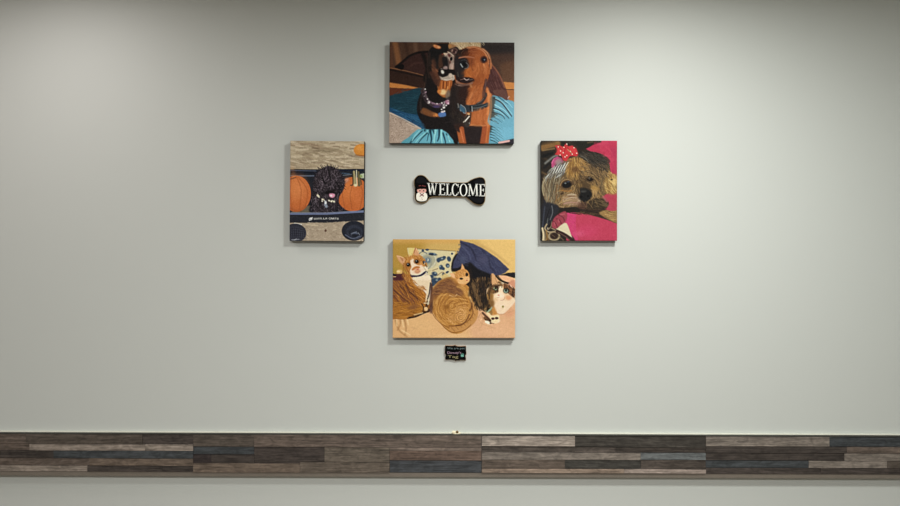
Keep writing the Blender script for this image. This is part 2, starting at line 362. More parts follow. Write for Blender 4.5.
def refine_cats(p):
    t = tiles(p, 386, 234, 4.6)
    # darker folded flank of the left cat
    b = t(390, 278, 12.05)
    b.fur([(30, 0), (200, 0), (330, 250), (300, 320), (30, 320)], [(112, 62, 48), (150, 92, 40), (92, 50, 44), (176, 112, 44)], 150, 110, lambda x, y: 40 + x * .06, 12, 12, .7)
    b.fur([(190, 0), (300, 20), (430, 110), (440, 240), (300, 240), (200, 120)], [(196, 124, 44), (158, 92, 30), (214, 146, 66), (132, 74, 30)], 130, 60, lambda x, y: 20 + x * .05, 16, 10, .7)
    b.fur([(30, 300), (340, 300), (400, 400), (220, 480), (60, 460)], [(172, 110, 36), (134, 82, 28), (196, 130, 52)], 150, 70, -8, 14, 10, .6)
    for q, w in ((((190, 90), (240, 170), (330, 250)), 24), (((50, 150), (130, 220), (230, 300)), 16), (((120, 100), (180, 160), (210, 220)), 14), (((230, 170), (280, 200), (360, 270)), 18)): b.line(q, w, (74, 40, 34), 8, .7, w2=w * .5)
    b.ell(280, 345, 60, 26, (122, 76, 50), .7, -10, .7); b.poly([(270, 0), (470, 0), (480, 60), (460, 160), (436, 270), (424, 270), (436, 110), (350, 90), (310, 50)], (232, 206, 176), 6)
    b.line([(484, 60), (470, 180), (450, 250)], 14, (30, 24, 28), 6, .85); b.line([(380, 310), (400, 350), (395, 400)], 14, (40, 24, 20), 6, .8); b.ell(432, 370, 22, 24, (232, 186, 134), .4); b.line([(410, 300), (450, 300)], 12, (236, 214, 180), 5, .8)
    b.line([(230, 474), (310, 460), (400, 420), (460, 400)], 18, (40, 22, 18), 6, .9); b.line([(290, 440), (390, 415)], 12, (236, 196, 140), 5, .8)
    b.poly([(480, 100), (510, 100), (510, 400), (470, 390), (480, 250)], (70, 42, 42), 12, .8)
    # left cat's head
    h = t(390, 238, 12.05)
    h.poly([(60, 440), (150, 410), (160, 506), (30, 506), (40, 460)], (76, 34, 42), 12); h.line([(30, 440), (60, 450)], 24, (30, 22, 30), 5); h.line([(40, 468), (66, 468)], 7, (226, 190, 140), 4)
    h.fur([(150, 330), (200, 340), (280, 460), (300, 506), (150, 506)], [(176, 112, 50), (138, 82, 36), (206, 142, 74)], 70, 46, 80, 20, 9, .7)
    h.poly([(90, 385), (140, 390), (140, 430), (80, 430)], (222, 176, 104), 8); h.ell(100, 405, 22, 12, (240, 206, 150), .5)
    h.fur([(150, 240), (300, 190), (380, 240), (400, 340), (330, 330), (280, 260), (190, 290), (170, 330)], [(206, 138, 72), (152, 90, 36), (184, 116, 54), (224, 164, 100)], 130, 34, lambda x, y: 70, 40, 8, .65)
    h.poly([(82, 222), (120, 228), (160, 250), (160, 300), (130, 296), (100, 256)], (212, 158, 116), 7); h.line([(80, 222), (120, 226), (160, 244)], 7, (240, 198, 150), 4, .8); h.poly([(116, 236), (156, 256), (150, 286)], (170, 104, 62), 6, .7)
    h.poly([(306, 126), (322, 150), (346, 200), (330, 216), (284, 196), (290, 150)], (214, 154, 112), 7); h.line([(304, 126), (284, 190)], 8, (150, 88, 52), 4, .8); h.line([(312, 132), (346, 196)], 7, (244, 206, 170), 4, .7)
    h.ell(218, 325, 34, 28, (150, 92, 46), .5); h.ell(218, 325, 22, 20, (14, 14, 14), .3); h.ell(319, 287, 34, 30, (150, 92, 46), .5); h.ell(319, 287, 23, 22, (14, 14, 14), .3); h.ell(212, 318, 5, 5, (150, 150, 150), .5); h.ell(313, 279, 5, 5, (150, 150, 150), .5)
    h.poly([(240, 280), (262, 270), (284, 316), (330, 330), (400, 350), (410, 390), (350, 440), (290, 450), (250, 440), (240, 390), (254, 350)], (240, 212, 190), 8)
    h.poly([(256, 388), (276, 360), (320, 340), (356, 350), (350, 366), (310, 372), (276, 392)], (190, 112, 52), 7); h.ell(326, 400, 36, 28, (214, 150, 112), .6); h.ell(330, 378, 14, 8, (200, 110, 90), .5); h.line([(300, 410), (330, 420), (360, 400)], 6, (170, 104, 76), 4, .7)
    h.line([(262, 462), (320, 464), (370, 450), (410, 420)], 20, (40, 28, 66), 5); h.ell(400, 295, 10, 20, (60, 44, 40), .5); h.line([(410, 320), (416, 300)], 6, (200, 180, 160), 4)
    h.poly([(270, 480), (400, 460), (470, 450), (480, 506), (300, 506)], (240, 216, 192), 6)
    # pillow motifs
    for q, w, c in ((((350, 190), (390, 170), (440, 190)), 10, (90, 96, 104)), (((400, 240), (450, 226), (490, 260), (490, 330), (460, 370)), 16, (150, 150, 140)), (((400, 350), (440, 400), (490, 390)), 12, (196, 180, 146)), (((440, 260), (430, 290), (410, 290)), 18, (86, 104, 130)), (((470, 200), (506, 206)), 16, (34, 40, 60)), (((420, 320), (440, 350)), 9, (60, 60, 60))):
        h.line(q, w, c, 6, .85)
    # middle cat
    m = t(430, 270, 12.05)
    m.poly([(30, 240), (80, 190), (180, 110), (260, 110), (300, 160), (360, 200), (400, 270), (380, 310), (260, 290), (160, 260), (70, 310), (30, 380), (0, 380)], (128, 82, 54), 26, .8)
    m.fur([(30, 260), (180, 110), (300, 160), (390, 300), (200, 270), (60, 320)], [(110, 66, 46), (156, 104, 60), (90, 56, 42)], 90, 60, lambda x, y: -30 + x * .2, 20, 11, .6)
    m.line([(330, 200), (400, 230), (440, 320)], 26, (204, 146, 76), 12, .8); m.line([(230, 300), (290, 320), (320, 290)], 8, (226, 186, 140), 5, .7)
    for q in (((220, 330), (320, 320), (440, 340)), ((300, 400), (380, 370), (450, 380)), ((260, 460), (340, 420), (440, 420))): m.line(q, 12, (142, 88, 36), 7, .6)
    for q in (((240, 350), (340, 340), (440, 360)), ((320, 420), (400, 395), (460, 400)), ((60, 400), (100, 320), (180, 290))): m.line(q, 11, (222, 164, 92), 7, .6)
    m.ell(200, 440, 30, 24, (134, 82, 30), .6, 0, .7); m.poly([(240, 40), (290, 60), (306, 90), (280, 92), (246, 66)], (236, 180, 134), 5)
    m.fur([(290, 30), (400, 0), (460, 30), (380, 80), (310, 100)], [(222, 160, 92), (166, 104, 46), (200, 134, 68)], 50, 30, 60, 40, 8, .7)
    m.poly([(330, 110), (400, 80), (470, 90), (465, 140), (400, 170), (340, 150)], (230, 176, 118), 8, .85); m.ell(372, 104, 20, 13, (44, 32, 26), .4); m.ell(436, 54, 14, 22, (48, 32, 26), .4, 10); m.ell(440, 124, 12, 8, (206, 116, 84), .5)
    m.line([(480, 0), (490, 120), (470, 300)], 30, (40, 30, 26), 12, .6)
    n = t(430, 300, 12.05)
    n.fur([(260, 120), (440, 60), (450, 230), (300, 290), (200, 250)], [(222, 164, 100), (180, 118, 62), (238, 186, 130)], 110, 34, lambda x, y: math.degrees(math.atan2(y - 200, x - 370)) + 90, 25, 7, .6)
    for r0 in (26, 52, 78): n.line([(370 + r0 * 1.1 * math.cos(math.radians(q_)), 205 + r0 * .9 * math.sin(math.radians(q_))) for q_ in range(40, 300, 30)], 7, (160, 104, 54), 4, .6)
    n.line([(20, 140), (60, 210), (130, 280), (190, 340), (260, 380), (320, 388)], 9, (130, 80, 34), 5, .7); n.line([(310, 300), (380, 290), (440, 230), (470, 170)], 14, (110, 64, 34), 5, .85); n.line([(330, 380), (420, 350), (490, 290)], 9, (140, 88, 46), 5, .8)
    # calico
    f = t(474, 270, 12.05)
    f.fur([(0, 120), (200, 110), (230, 300), (200, 460), (100, 490), (0, 420)], [(60, 44, 34), (22, 20, 22), (134, 100, 68), (40, 30, 26), (100, 72, 46)], 200, 110, lambda x, y: 105 - x * .1, 14, 14, .75)
    f.line([(40, 160), (30, 300), (60, 420)], 22, (150, 112, 76), 10, .55); f.line([(110, 140), (90, 280), (110, 440)], 28, (18, 17, 20), 10, .8)
    f.poly([(150, 230), (200, 190), (300, 160), (400, 200), (480, 260), (480, 330), (420, 430), (380, 490), (250, 490), (200, 420), (150, 340)], (228, 190, 152), 10)
    f.poly([(200, 60), (230, 44), (250, 100), (280, 150), (240, 190), (210, 180)], (214, 160, 112), 6); f.line([(206, 60), (206, 170)], 9, (120, 80, 56), 5, .8); f.line([(250, 90), (270, 150)], 7, (160, 110, 70), 4, .7)
    f.poly([(160, 260), (190, 200), (240, 180), (330, 170), (320, 210), (300, 260), (200, 280)], (92, 62, 40), 10); f.fur([(170, 240), (330, 170), (300, 260), (190, 280)], [(50, 34, 28), (156, 106, 60), (36, 26, 24)], 50, 34, 100, 25, 9, .75)
    f.poly([(340, 170), (420, 190), (480, 260), (480, 330), (430, 300), (400, 260), (350, 240)], (110, 68, 44), 9); f.fur([(350, 180), (470, 260), (470, 320), (400, 270)], [(60, 38, 30), (160, 104, 66)], 40, 34, 70, 25, 9, .7)
    f.poly([(298, 70), (380, 68), (470, 100), (480, 130), (430, 150), (360, 130), (320, 100)], (236, 176, 138), 6); f.line([(260, 70), (310, 120), (380, 150), (430, 160)], 22, (26, 20, 22), 6, .9); f.poly([(420, 140), (480, 120), (490, 210), (440, 200), (410, 180)], (206, 140, 112), 10); f.line([(430, 180), (460, 210)], 10, (250, 206, 180), 6, .6)
    f.poly([(290, 200), (330, 190), (350, 230), (340, 270), (360, 330), (300, 320), (230, 330), (250, 290), (290, 260)], (244, 210, 180), 9); f.line([(320, 170), (330, 210)], 8, (60, 40, 32), 4, .7); f.line([(345, 175), (350, 220)], 9, (250, 196, 140), 4, .7)
    f.poly([(150, 290), (190, 284), (226, 300), (220, 340), (190, 366), (160, 350)], (192, 134, 60), 14); f.poly([(150, 360), (220, 370), (220, 430), (150, 440)], (96, 66, 36), 14)
    f.ell(254, 216, 36, 32, (50, 36, 30), .35); f.ell(248, 222, 24, 20, (140, 158, 130), .35); f.ell(256, 214, 14, 15, (14, 16, 18), .3); f.ell(382, 245, 36, 33, (46, 34, 28), .35); f.ell(378, 250, 26, 22, (128, 150, 136), .35); f.ell(380, 243, 14, 16, (12, 14, 16), .3)
    f.ell(310, 310, 46, 40, (250, 218, 198), .6, 0, .85); f.ell(410, 330, 34, 26, (222, 148, 104), .6, 20, .8); f.ell(292, 300, 12, 8, (226, 150, 130), .5); f.line([(300, 320), (286, 330), (270, 326)], 5, (196, 140, 120), 3, .7)
    f.ell(330, 420, 80, 60, (242, 212, 180), .5, 0, .85); f.ell(338, 452, 14, 14, (156, 132, 60), .4); f.line([(340, 410), (336, 440)], 4, (200, 160, 130), 3, .6); f.line([(430, 400), (400, 450), (360, 490)], 12, (230, 180, 140), 6, .8)
    w = t(474, 300, 12.05)
    w.poly([(210, 90), (236, 70), (270, 110), (266, 160), (226, 160)], (196, 132, 66), 9); w.line([(150, 150), (190, 110), (215, 80)], 16, (150, 172, 150), 5, .85); w.poly([(140, 150), (180, 150), (210, 180), (290, 170), (300, 220), (270, 270), (220, 260), (180, 200)], (240, 208, 166), 7)
    w.ell(222, 218, 20, 15, (70, 30, 34), .35); w.ell(268, 212, 22, 15, (70, 30, 34), .35); w.line([(100, 150), (150, 200), (190, 240)], 24, (76, 46, 32), 7, .9); w.line([(130, 230), (200, 245)], 10, (50, 32, 28), 5, .8); w.poly([(128, 250), (160, 244), (186, 264), (166, 284)], (250, 232, 210), 5)
    w.line([(50, 200), (80, 160), (110, 230)], 9, (190, 136, 96), 5, .7); w.line([(60, 260), (90, 220)], 8, (244, 200, 156), 5, .6); w.ell(430, 150, 60, 40, (216, 150, 116), .7, -30, .7)

    # cat 3: broken tortoiseshell coat, wider cheeks
    coat = [(386, 212), (440, 204), (482, 214), (478, 262), (470, 300), (478, 334), (458, 352), (420, 334), (390, 290)]
    p.fur(coat, [(44, 34, 30), (24, 21, 22), (96, 70, 46), (66, 50, 36), (20, 18, 20)], 240, 16, lambda x, y: 90 + (x - 430) * .5 + 14 * math.sin(y / 17), 30, 4.6, .7, 1.6)
    for x, y, rx, ry, c in ((404, 250, 8, 26, (126, 94, 62)), (420, 290, 8, 22, (104, 76, 48)), (446, 240, 9, 24, (36, 28, 28)), (456, 300, 10, 26, (28, 24, 24)), (432, 320, 8, 10, (120, 88, 56))): p.ell(x, y, rx, ry, c, .7, -12, .7)
    p.poly([(470, 262), (484, 244), (494, 262), (490, 290), (498, 320), (486, 336), (470, 310)], (134, 94, 52), 5, .8)
    p.line([(486, 236), (476, 262), (474, 296)], 5, (52, 38, 30), 2.4, .8)
    p.fur([(480, 240), (530, 222), (520, 244), (486, 268)], [(50, 36, 30), (140, 96, 56), (84, 58, 40)], 60, 10, 60, 30, 3, .7)
    p.fur([(548, 232), (590, 250), (592, 300), (566, 262)], [(70, 48, 36), (150, 102, 66), (48, 34, 30)], 60, 12, 70, 30, 3, .7)
    p.poly([(498, 330), (520, 300), (560, 306), (586, 292), (586, 316), (562, 342), (540, 362), (512, 360)], (238, 208, 182), 4, .85)
    p.ell(536, 332, 5, 5, (150, 130, 66), .4); p.line([(544, 288), (540, 300), (526, 304)], 2.4, (186, 128, 108), 1.6, .7)
    # folds and wrinkles of the sofa throw
    for q_ in (((426, 350), (446, 392), (430, 430)), ((420, 380), (440, 410), (500, 430)), ((560, 360), (586, 350))): p.line(q_, 4, (198, 146, 104), 3, .5)

def refine_dogs(p):
    t = tiles(p, 380, 34, 4.36)
    a = t(428, 40, 14.9)
    a.poly([(60, 120), (160, 130), (300, 60), (300, 140), (260, 190), (220, 240), (240, 330), (180, 420), (60, 420), (0, 300), (10, 160)], (26, 25, 26), 14)
    a.poly([(160, 240), (200, 210), (230, 240), (240, 330), (200, 420), (150, 400)], (84, 54, 40), 18, .8); a.line([(60, 380), (100, 440), (130, 506)], 26, (128, 72, 46), 12, .75); a.line([(20, 200), (24, 380)], 22, (56, 40, 34), 10, .7); a.line([(110, 440), (170, 500)], 14, (176, 110, 72), 8, .6)
    a.poly([(96, 82), (130, 84), (180, 100), (176, 130), (140, 130), (110, 110)], (206, 124, 76), 7); a.ell(152, 108, 20, 10, (236, 176, 128), .5, 10)
    a.ell(386, 165, 74, 62, (36, 28, 28), .2); a.ell(386, 168, 58, 48, (108, 80, 74), .3); a.ell(386, 168, 30, 34, (60, 38, 38), .4, 40); a.ell(410, 185, 12, 16, (140, 110, 104), .5); a.ell(356, 160, 10, 18, (150, 116, 104), .5, 20)
    a.poly([(300, 64), (350, 60), (420, 90), (380, 110), (330, 130), (304, 130)], (170, 124, 84), 10, .9); a.ell(322, 90, 24, 22, (186, 130, 76), .5)
    a.poly([(270, 240), (300, 190), (340, 210), (400, 240), (400, 290), (380, 340), (384, 420), (350, 450), (310, 440), (300, 340), (280, 290)], (152, 130, 120), 9)
    a.line([(290, 180), (330, 200), (370, 236), (400, 260)], 14, (206, 184, 164), 5, .85); a.ell(246, 208, 24, 13, (214, 182, 158), .4, 10); a.ell(214, 214, 16, 10, (120, 60, 46), .5); a.line([(290, 230), (310, 280), (330, 330)], 9, (190, 168, 150), 5, .8)
    a.poly([(290, 210), (330, 220), (330, 250), (300, 250)], (96, 52, 50), 7); a.ell(340, 284, 20, 30, (14, 12, 14), .3, 15); a.ell(326, 330, 14, 26, (110, 74, 66), .5); a.ell(352, 396, 26, 44, (186, 154, 140), .6)
    a.poly([(210, 260), (270, 250), (300, 340), (290, 400), (230, 380), (210, 320)], (28, 24, 26), 12); a.ell(256, 420, 36, 28, (142, 118, 116), .45); a.ell(262, 410, 16, 10, (190, 170, 168), .5)
    a.poly([(170, 440), (290, 440), (380, 450), (420, 480), (400, 520), (180, 520)], (20, 15, 18), 9); a.poly([(192, 470), (214, 450), (240, 480), (226, 500), (206, 496)], (246, 238, 228), 4); a.ell(256, 420, 30, 20, (150, 126, 122), .5, 0, .7)
    a.poly([(380, 230), (420, 250), (410, 330), (396, 400)], (76, 52, 44), 10, .8); a.poly([(420, 180), (506, 170), (506, 506), (400, 506), (396, 360)], (32, 26, 26), 10, .75)
    b = t(420, 72, 12.05)
    b.poly([(110, 0), (180, 0), (250, 90), (230, 180), (180, 150), (130, 60)], (76, 46, 36), 14, .9); b.poly([(220, 0), (380, 0), (400, 20), (290, 60), (230, 40)], (24, 18, 20), 8)
    b.ell(268, 6, 13, 13, (250, 242, 232), .4); b.poly([(270, 70), (320, 60), (350, 20), (380, 26), (400, 70), (370, 100), (310, 108), (280, 96)], (170, 154, 142), 8); b.line([(290, 92), (340, 98), (384, 80)], 12, (214, 200, 184), 5, .8); b.ell(366, 44, 20, 26, (208, 190, 174), .5, 0, .8)
    b.poly([(250, 100), (310, 110), (380, 100), (380, 160), (350, 250), (300, 290), (240, 280), (210, 240), (230, 180)], (160, 86, 40), 9)
    for q, c in ((((280, 120), (276, 200)), (92, 40, 22)), (((320, 120), (316, 200)), (104, 48, 26)), (((356, 116), (344, 200)), (214, 130, 66)), (((262, 120), (256, 200)), (206, 122, 60)), (((300, 120), (298, 190)), (216, 130, 62)), (((330, 180), (320, 240)), (226, 160, 90))): b.line(q, 11, c, 5, .8)
    b.ell(276, 246, 40, 34, (232, 190, 134), .5); b.ell(230, 238, 24, 20, (204, 124, 58), .5); b.poly([(330, 220), (356, 230), (350, 290), (320, 330), (304, 290)], (106, 98, 92), 12, .8)
    b.line([(40, 200), (60, 270), (100, 340)], 14, (88, 76, 80), 6, .8); b.line([(100, 350), (140, 376), (200, 400), (250, 396), (290, 366)], 16, (104, 76, 96), 6); b.line([(150, 374), (200, 390), (250, 382)], 6, (176, 140, 164), 4, .8)
    for x, y, r in ((104, 368, 16), (50, 296, 9), (262, 376, 9), (290, 430, 12), (284, 400, 8), (268, 490, 16), (60, 210, 8), (88, 330, 8)): b.ell(x, y, r, r, (218, 206, 206), .5)
    b.poly([(300, 354), (330, 342), (356, 370), (340, 392), (312, 384)], (164, 112, 136), 6); b.ell(342, 380, 12, 12, (250, 200, 220), .5); b.line([(290, 360), (300, 420)], 8, (190, 184, 184), 4, .8); b.ell(196, 420, 40, 14, (70, 56, 96), .5)
    c = t(450, 40, 12.05)
    c.poly([(60, 200), (120, 190), (210, 230), (220, 300), (200, 380), (150, 450), (80, 440), (50, 330)], (40, 34, 36), 14)
    c.poly([(130, 150), (160, 110), (210, 96), (240, 130), (210, 190), (150, 190)], (34, 22, 22), 9); c.line([(130, 160), (170, 116), (220, 100)], 6, (110, 84, 66), 4, .6)
    c.line([(110, 212), (190, 206), (290, 214)], 12, (190, 126, 100), 6, .85); c.fur([(220, 100), (330, 90), (360, 180), (250, 200)], [(130, 62, 38), (180, 100, 62), (100, 48, 32), (206, 134, 96)], 90, 50, lambda x, y: -20 + (x - 200) * .3, 25, 9, .6)
    c.fur([(230, 220), (340, 220), (460, 300), (440, 420), (380, 506), (250, 506), (210, 330)], [(176, 94, 46), (136, 66, 32), (196, 116, 66), (154, 80, 38)], 200, 50, lambda x, y: 70 + (x - 340) * .2, 22, 12, .4, 7)
    c.line([(400, 110), (460, 170), (486, 260), (490, 340)], 18, (196, 122, 78), 8, .75); c.line([(380, 100), (440, 150), (470, 220)], 7, (232, 178, 136), 4, .7); c.line([(300, 260), (320, 320), (290, 380)], 16, (214, 140, 84), 8, .6); c.line([(400, 290), (420, 340), (400, 400)], 16, (224, 152, 94), 8, .6); c.line([(350, 300), (360, 360)], 12, (150, 82, 42), 6, .6)
    c.ell(404, 236, 48, 42, (60, 34, 30), .3); c.ell(402, 238, 30, 30, (30, 30, 38), .3); c.ell(414, 244, 12, 12, (110, 112, 130), .5); c.line([(360, 250), (376, 210), (410, 196)], 7, (40, 24, 24), 4, .8)
    c.ell(165, 292, 62, 52, (26, 26, 30), .3); c.line([(124, 290), (146, 326)], 13, (178, 186, 190), 5, .9); c.line([(190, 276), (216, 300), (206, 336), (176, 346)], 10, (104, 114, 122), 5, .85); c.ell(172, 292, 18, 26, (10, 11, 14), .35, -35); c.line([(130, 250), (170, 240), (200, 256)], 8, (70, 72, 78), 5, .7)
    c.poly([(180, 350), (240, 350), (250, 440), (200, 446), (170, 410)], (176, 98, 46), 12, .85); c.line([(90, 390), (96, 440)], 9, (96, 92, 82), 5, .6); c.poly([(130, 460), (190, 448), (270, 460), (290, 500), (180, 506)], (36, 24, 26), 7); c.ell(186, 480, 26, 9, (186, 148, 142), .5, 20); c.ell(240, 488, 18, 7, (160, 152, 150), .5); c.line([(176, 500), (210, 506)], 8, (110, 90, 84), 4)
    d = t(450, 80, 12.05)
    d.poly([(50, 60), (180, 70), (200, 100), (190, 240), (180, 330), (60, 300)], (44, 32, 30), 14); d.line([(100, 66), (150, 72), (210, 56)], 16, (142, 112, 100), 6, .85); d.line([(60, 50), (90, 66)], 12, (120, 90, 80), 6, .7)
    d.fur([(210, 110), (390, 40), (380, 200), (330, 270), (200, 290)], [(190, 108, 56), (154, 80, 40), (208, 130, 76), (130, 66, 36)], 130, 70, lambda x, y: 120 - (x - 250) * .12, 18, 12, .4, 7)
    d.ell(250, 70, 14, 26, (204, 142, 88), .7, -30, .8); d.line([(340, 110), (290, 150), (250, 230)], 12, (140, 80, 50), 7, .6); d.line([(430, 0), (420, 80), (400, 160), (404, 210)], 34, (72, 48, 48), 7); d.line([(430, 20), (416, 110)], 8, (110, 88, 92), 5, .6)
    d.line([(330, 290), (380, 260), (410, 220)], 32, (42, 42, 46), 6); d.line([(330, 280), (370, 256), (400, 222)], 7, (120, 116, 116), 4, .7)
    d.line([(200, 330), (300, 330), (390, 310), (440, 296)], 62, (42, 48, 54), 6, 1, 26); d.line([(270, 340), (350, 334), (440, 300)], 7, (104, 116, 122), 4, .8); d.line([(210, 300), (300, 306), (400, 288)], 6, (90, 92, 94), 4, .6)
    d.line([(94, 290), (104, 330)], 16, (120, 122, 120), 6, .8); d.poly([(120, 300), (160, 330), (180, 380), (150, 390), (120, 350)], (58, 92, 116), 6); d.line([(130, 300), (180, 340), (190, 400), (160, 396)], 10, (132, 144, 152), 4, .85); d.line([(240, 310), (246, 370)], 12, (22, 22, 26), 5); d.line([(262, 320), (268, 370)], 10, (150, 156, 158), 4, .85)
    d.poly([(180, 460), (220, 400), (260, 400), (240, 506), (180, 506)], (52, 40, 36), 7); d.line([(180, 500), (230, 440)], 14, (236, 224, 208), 4, .95); d.ell(224, 410, 16, 12, (208, 160, 110), .5); d.line([(246, 450), (220, 500)], 10, (24, 20, 22), 4); d.fur([(280, 380), (440, 340), (450, 506), (270, 506)], [(186, 106, 56), (156, 82, 44), (202, 124, 74)], 80, 70, 95, 14, 14, .4, 7)
    d.line([(450, 110), (470, 220), (460, 400)], 30, (214, 136, 84), 12, .7); d.poly([(0, 120), (60, 100), (80, 300), (150, 440), (160, 506), (0, 506)], (34, 28, 28), 14, .85); d.fur([(20, 380), (150, 420), (160, 500), (20, 500)], [(60, 50, 40), (30, 26, 26)], 40, 40, 70, 30, 10, .5)
    e = t(482, 90, 14.9)
    e.poly([(140, 100), (220, 90), (380, 150), (480, 200), (490, 520), (110, 520), (120, 300)], (100, 158, 182), 8)
    e.poly([(130, 100), (200, 110), (190, 200), (180, 330), (230, 370), (140, 420), (110, 420), (120, 200)], (72, 70, 64), 16, .9)
    for q, w, c in ((((180, 120), (280, 180), (340, 250), (440, 390)), 34, (48, 44, 50)), (((240, 100), (320, 160), (380, 210)), 20, (44, 86, 104)), (((170, 270), (260, 300), (340, 360), (400, 420)), 22, (36, 44, 52)), (((150, 330), (230, 350), (300, 380), (340, 430)), 20, (56, 60, 62)), (((120, 440), (200, 470), (240, 500)), 20, (24, 36, 44)), (((200, 380), (260, 410), (310, 450)), 9, (60, 100, 116)), (((180, 410), (240, 440), (290, 480)), 9, (54, 88, 104))):
        e.line(q, w, c, 7, .88, w2=w * .35)
    for q, w in ((((200, 120), (300, 180), (400, 300), (450, 360)), 14), (((190, 220), (260, 260), (340, 310), (420, 400)), 20), (((180, 290), (260, 320), (330, 380)), 16), (((190, 380), (270, 420), (330, 460)), 10), (((160, 450), (230, 490)), 12), (((340, 160), (400, 200), (450, 260)), 14)):
        e.line(q, w, (152, 206, 218), 6, .8, w2=w * .4)
    e.poly([(170, 0), (340, 0), (370, 90), (378, 140), (350, 146), (290, 110), (220, 80), (180, 60)], (94, 62, 56), 8); e.line([(382, 120), (400, 96)], 16, (196, 170, 172), 7, .7)
    f = t(408, 110, 14.05)
    f.poly([(40, 470), (110, 300), (180, 280), (290, 330), (400, 280), (500, 290), (590, 370), (600, 480), (30, 480)], (96, 164, 184), 7)
    for q, w in ((((200, 300), (120, 380), (40, 470)), 16), (((270, 330), (200, 400), (150, 466)), 18), (((310, 290), (330, 400), (320, 480)), 30), (((440, 280), (436, 380), (416, 440)), 30), (((490, 330), (520, 420), (530, 480)), 24), (((350, 280), (370, 340)), 24), (((290, 340), (270, 440)), 12), (((540, 340), (580, 420)), 12)): f.line(q, w, (16, 44, 62), 7, .9, w2=w * .5)
    for q, w in ((((160, 300), (90, 380), (60, 440)), 12), (((240, 330), (160, 400), (110, 460)), 14), (((390, 290), (370, 400), (370, 470)), 26), (((470, 290), (470, 400), (480, 470)), 26), (((560, 370), (590, 450)), 20)): f.line(q, w, (150, 216, 218), 7, .75, w2=w * .7)
    f.line([(0, 200), (60, 236), (130, 250), (170, 276)], 10, (206, 182, 160), 6, .7); f.line([(30, 90), (110, 130), (190, 190), (220, 250)], 40, (36, 80, 112), 14, .7)
    f.line([(200, 30), (300, 70), (380, 84)], 54, (120, 72, 42), 10, .9, w2=44); f.ell(384, 76, 30, 22, (204, 126, 66), .5); f.poly([(430, 50), (520, 40), (520, 90), (440, 96)], (78, 112, 168), 5); f.ell(482, 30, 20, 8, (220, 200, 206), .5)

    # red dog: broad soft modelling of the head
    for x, y, rx, ry, c, r in ((400, 84, 40, 18, (132, 66, 34), -8), (430, 98, 22, 26, (168, 92, 50), 10), (412, 150, 20, 34, (176, 98, 52), 20), (440, 180, 22, 30, (150, 80, 40), 20),
                               (396, 120, 16, 20, (124, 64, 38), 0), (380, 168, 22, 12, (168, 88, 40), -10), (462, 150, 8, 34, (188, 112, 66), 5), (420, 214, 34, 14, (140, 74, 40), -15)):
        p.ell(x, y, rx, ry, c, .75, r, .62)
    p.line([(378, 62), (410, 58), (444, 72), (464, 98), (472, 130)], 4, (206, 136, 92), 2.4, .7)
    p.line([(342, 106), (372, 98), (408, 104)], 4, (176, 112, 84), 2, .7); p.line([(400, 110), (396, 136), (404, 160)], 4, (104, 54, 32), 3, .5)
    p.line([(424, 128), (430, 156), (418, 184)], 4, (206, 128, 74), 3, .5); p.line([(386, 150), (376, 168), (392, 186)], 4, (196, 112, 54), 2.6, .6)
    p.ell(451, 110, 13, 11, (48, 28, 26), .35, 10); p.ell(451, 111, 8, 8, (26, 26, 34), .3); p.ell(454, 112, 3, 3, (112, 116, 136), .5); p.line([(438, 102), (450, 97), (462, 102)], 3, (98, 48, 30), 1.8, .8)
    p.poly([(334, 190), (352, 192), (400, 196), (402, 204), (380, 212), (350, 208)], (34, 22, 24), 2.4, .9)
    p.line([(350, 200), (366, 196)], 3, (140, 106, 100), 1.6, .8); p.line([(366, 194), (376, 201), (386, 197)], 4, (196, 170, 164), 1.6, .85); p.line([(390, 200), (402, 198)], 3, (112, 100, 98), 1.6, .8)
    p.line([(334, 212), (356, 222), (386, 220), (402, 212)], 6, (128, 94, 80), 2.6, .75)
    p.ell(366, 256, 20, 34, (48, 28, 24), .6, 10, .8); p.ell(432, 262, 22, 30, (164, 92, 50), .8, 10, .5); p.line([(404, 250), (392, 280), (386, 306)], 8, (186, 112, 66), 5, .6)
    p.ell(424, 364, 26, 30, (176, 100, 54), .8, 0, .6); p.line([(482, 262), (484, 320), (474, 396)], 6, (206, 132, 80), 4, .6)
    # black dog: brown cheek, split muzzle
    p.line([(228, 120), (236, 160), (252, 192)], 10, (104, 64, 46), 5, .7); p.ell(236, 132, 9, 24, (84, 54, 42), .7, -10, .7)
    p.line([(208, 100), (206, 150), (214, 190)], 6, (66, 48, 40), 4, .6); p.line([(294, 150), (300, 130), (296, 112)], 4, (60, 40, 38), 2.4, .7); p.line([(312, 152), (318, 128)], 3, (206, 184, 170), 2, .6)
    p.poly([(258, 160), (290, 156), (318, 158), (322, 168), (300, 170), (284, 180), (262, 176)], (22, 15, 18), 2.4, .9)
    p.poly([(266, 158), (274, 160), (279, 169), (273, 175), (266, 170)], (232, 222, 210), 1.2)
    p.line([(186, 250), (194, 280), (206, 298)], 9, (40, 32, 36), 3, .7); p.line([(200, 330), (236, 350)], 10, (112, 70, 44), 4, .5)
    p.line([(180, 270), (176, 320), (186, 350)], 5, (60, 50, 46), 4, .5); p.line([(200, 180), (196, 220), (182, 250)], 6, (62, 46, 38), 4, .6)
    p.fur([(180, 364), (320, 372), (332, 450), (250, 408), (196, 400)], [(36, 29, 30), (18, 15, 17)], 60, 20, 20, 40, 4, .5)

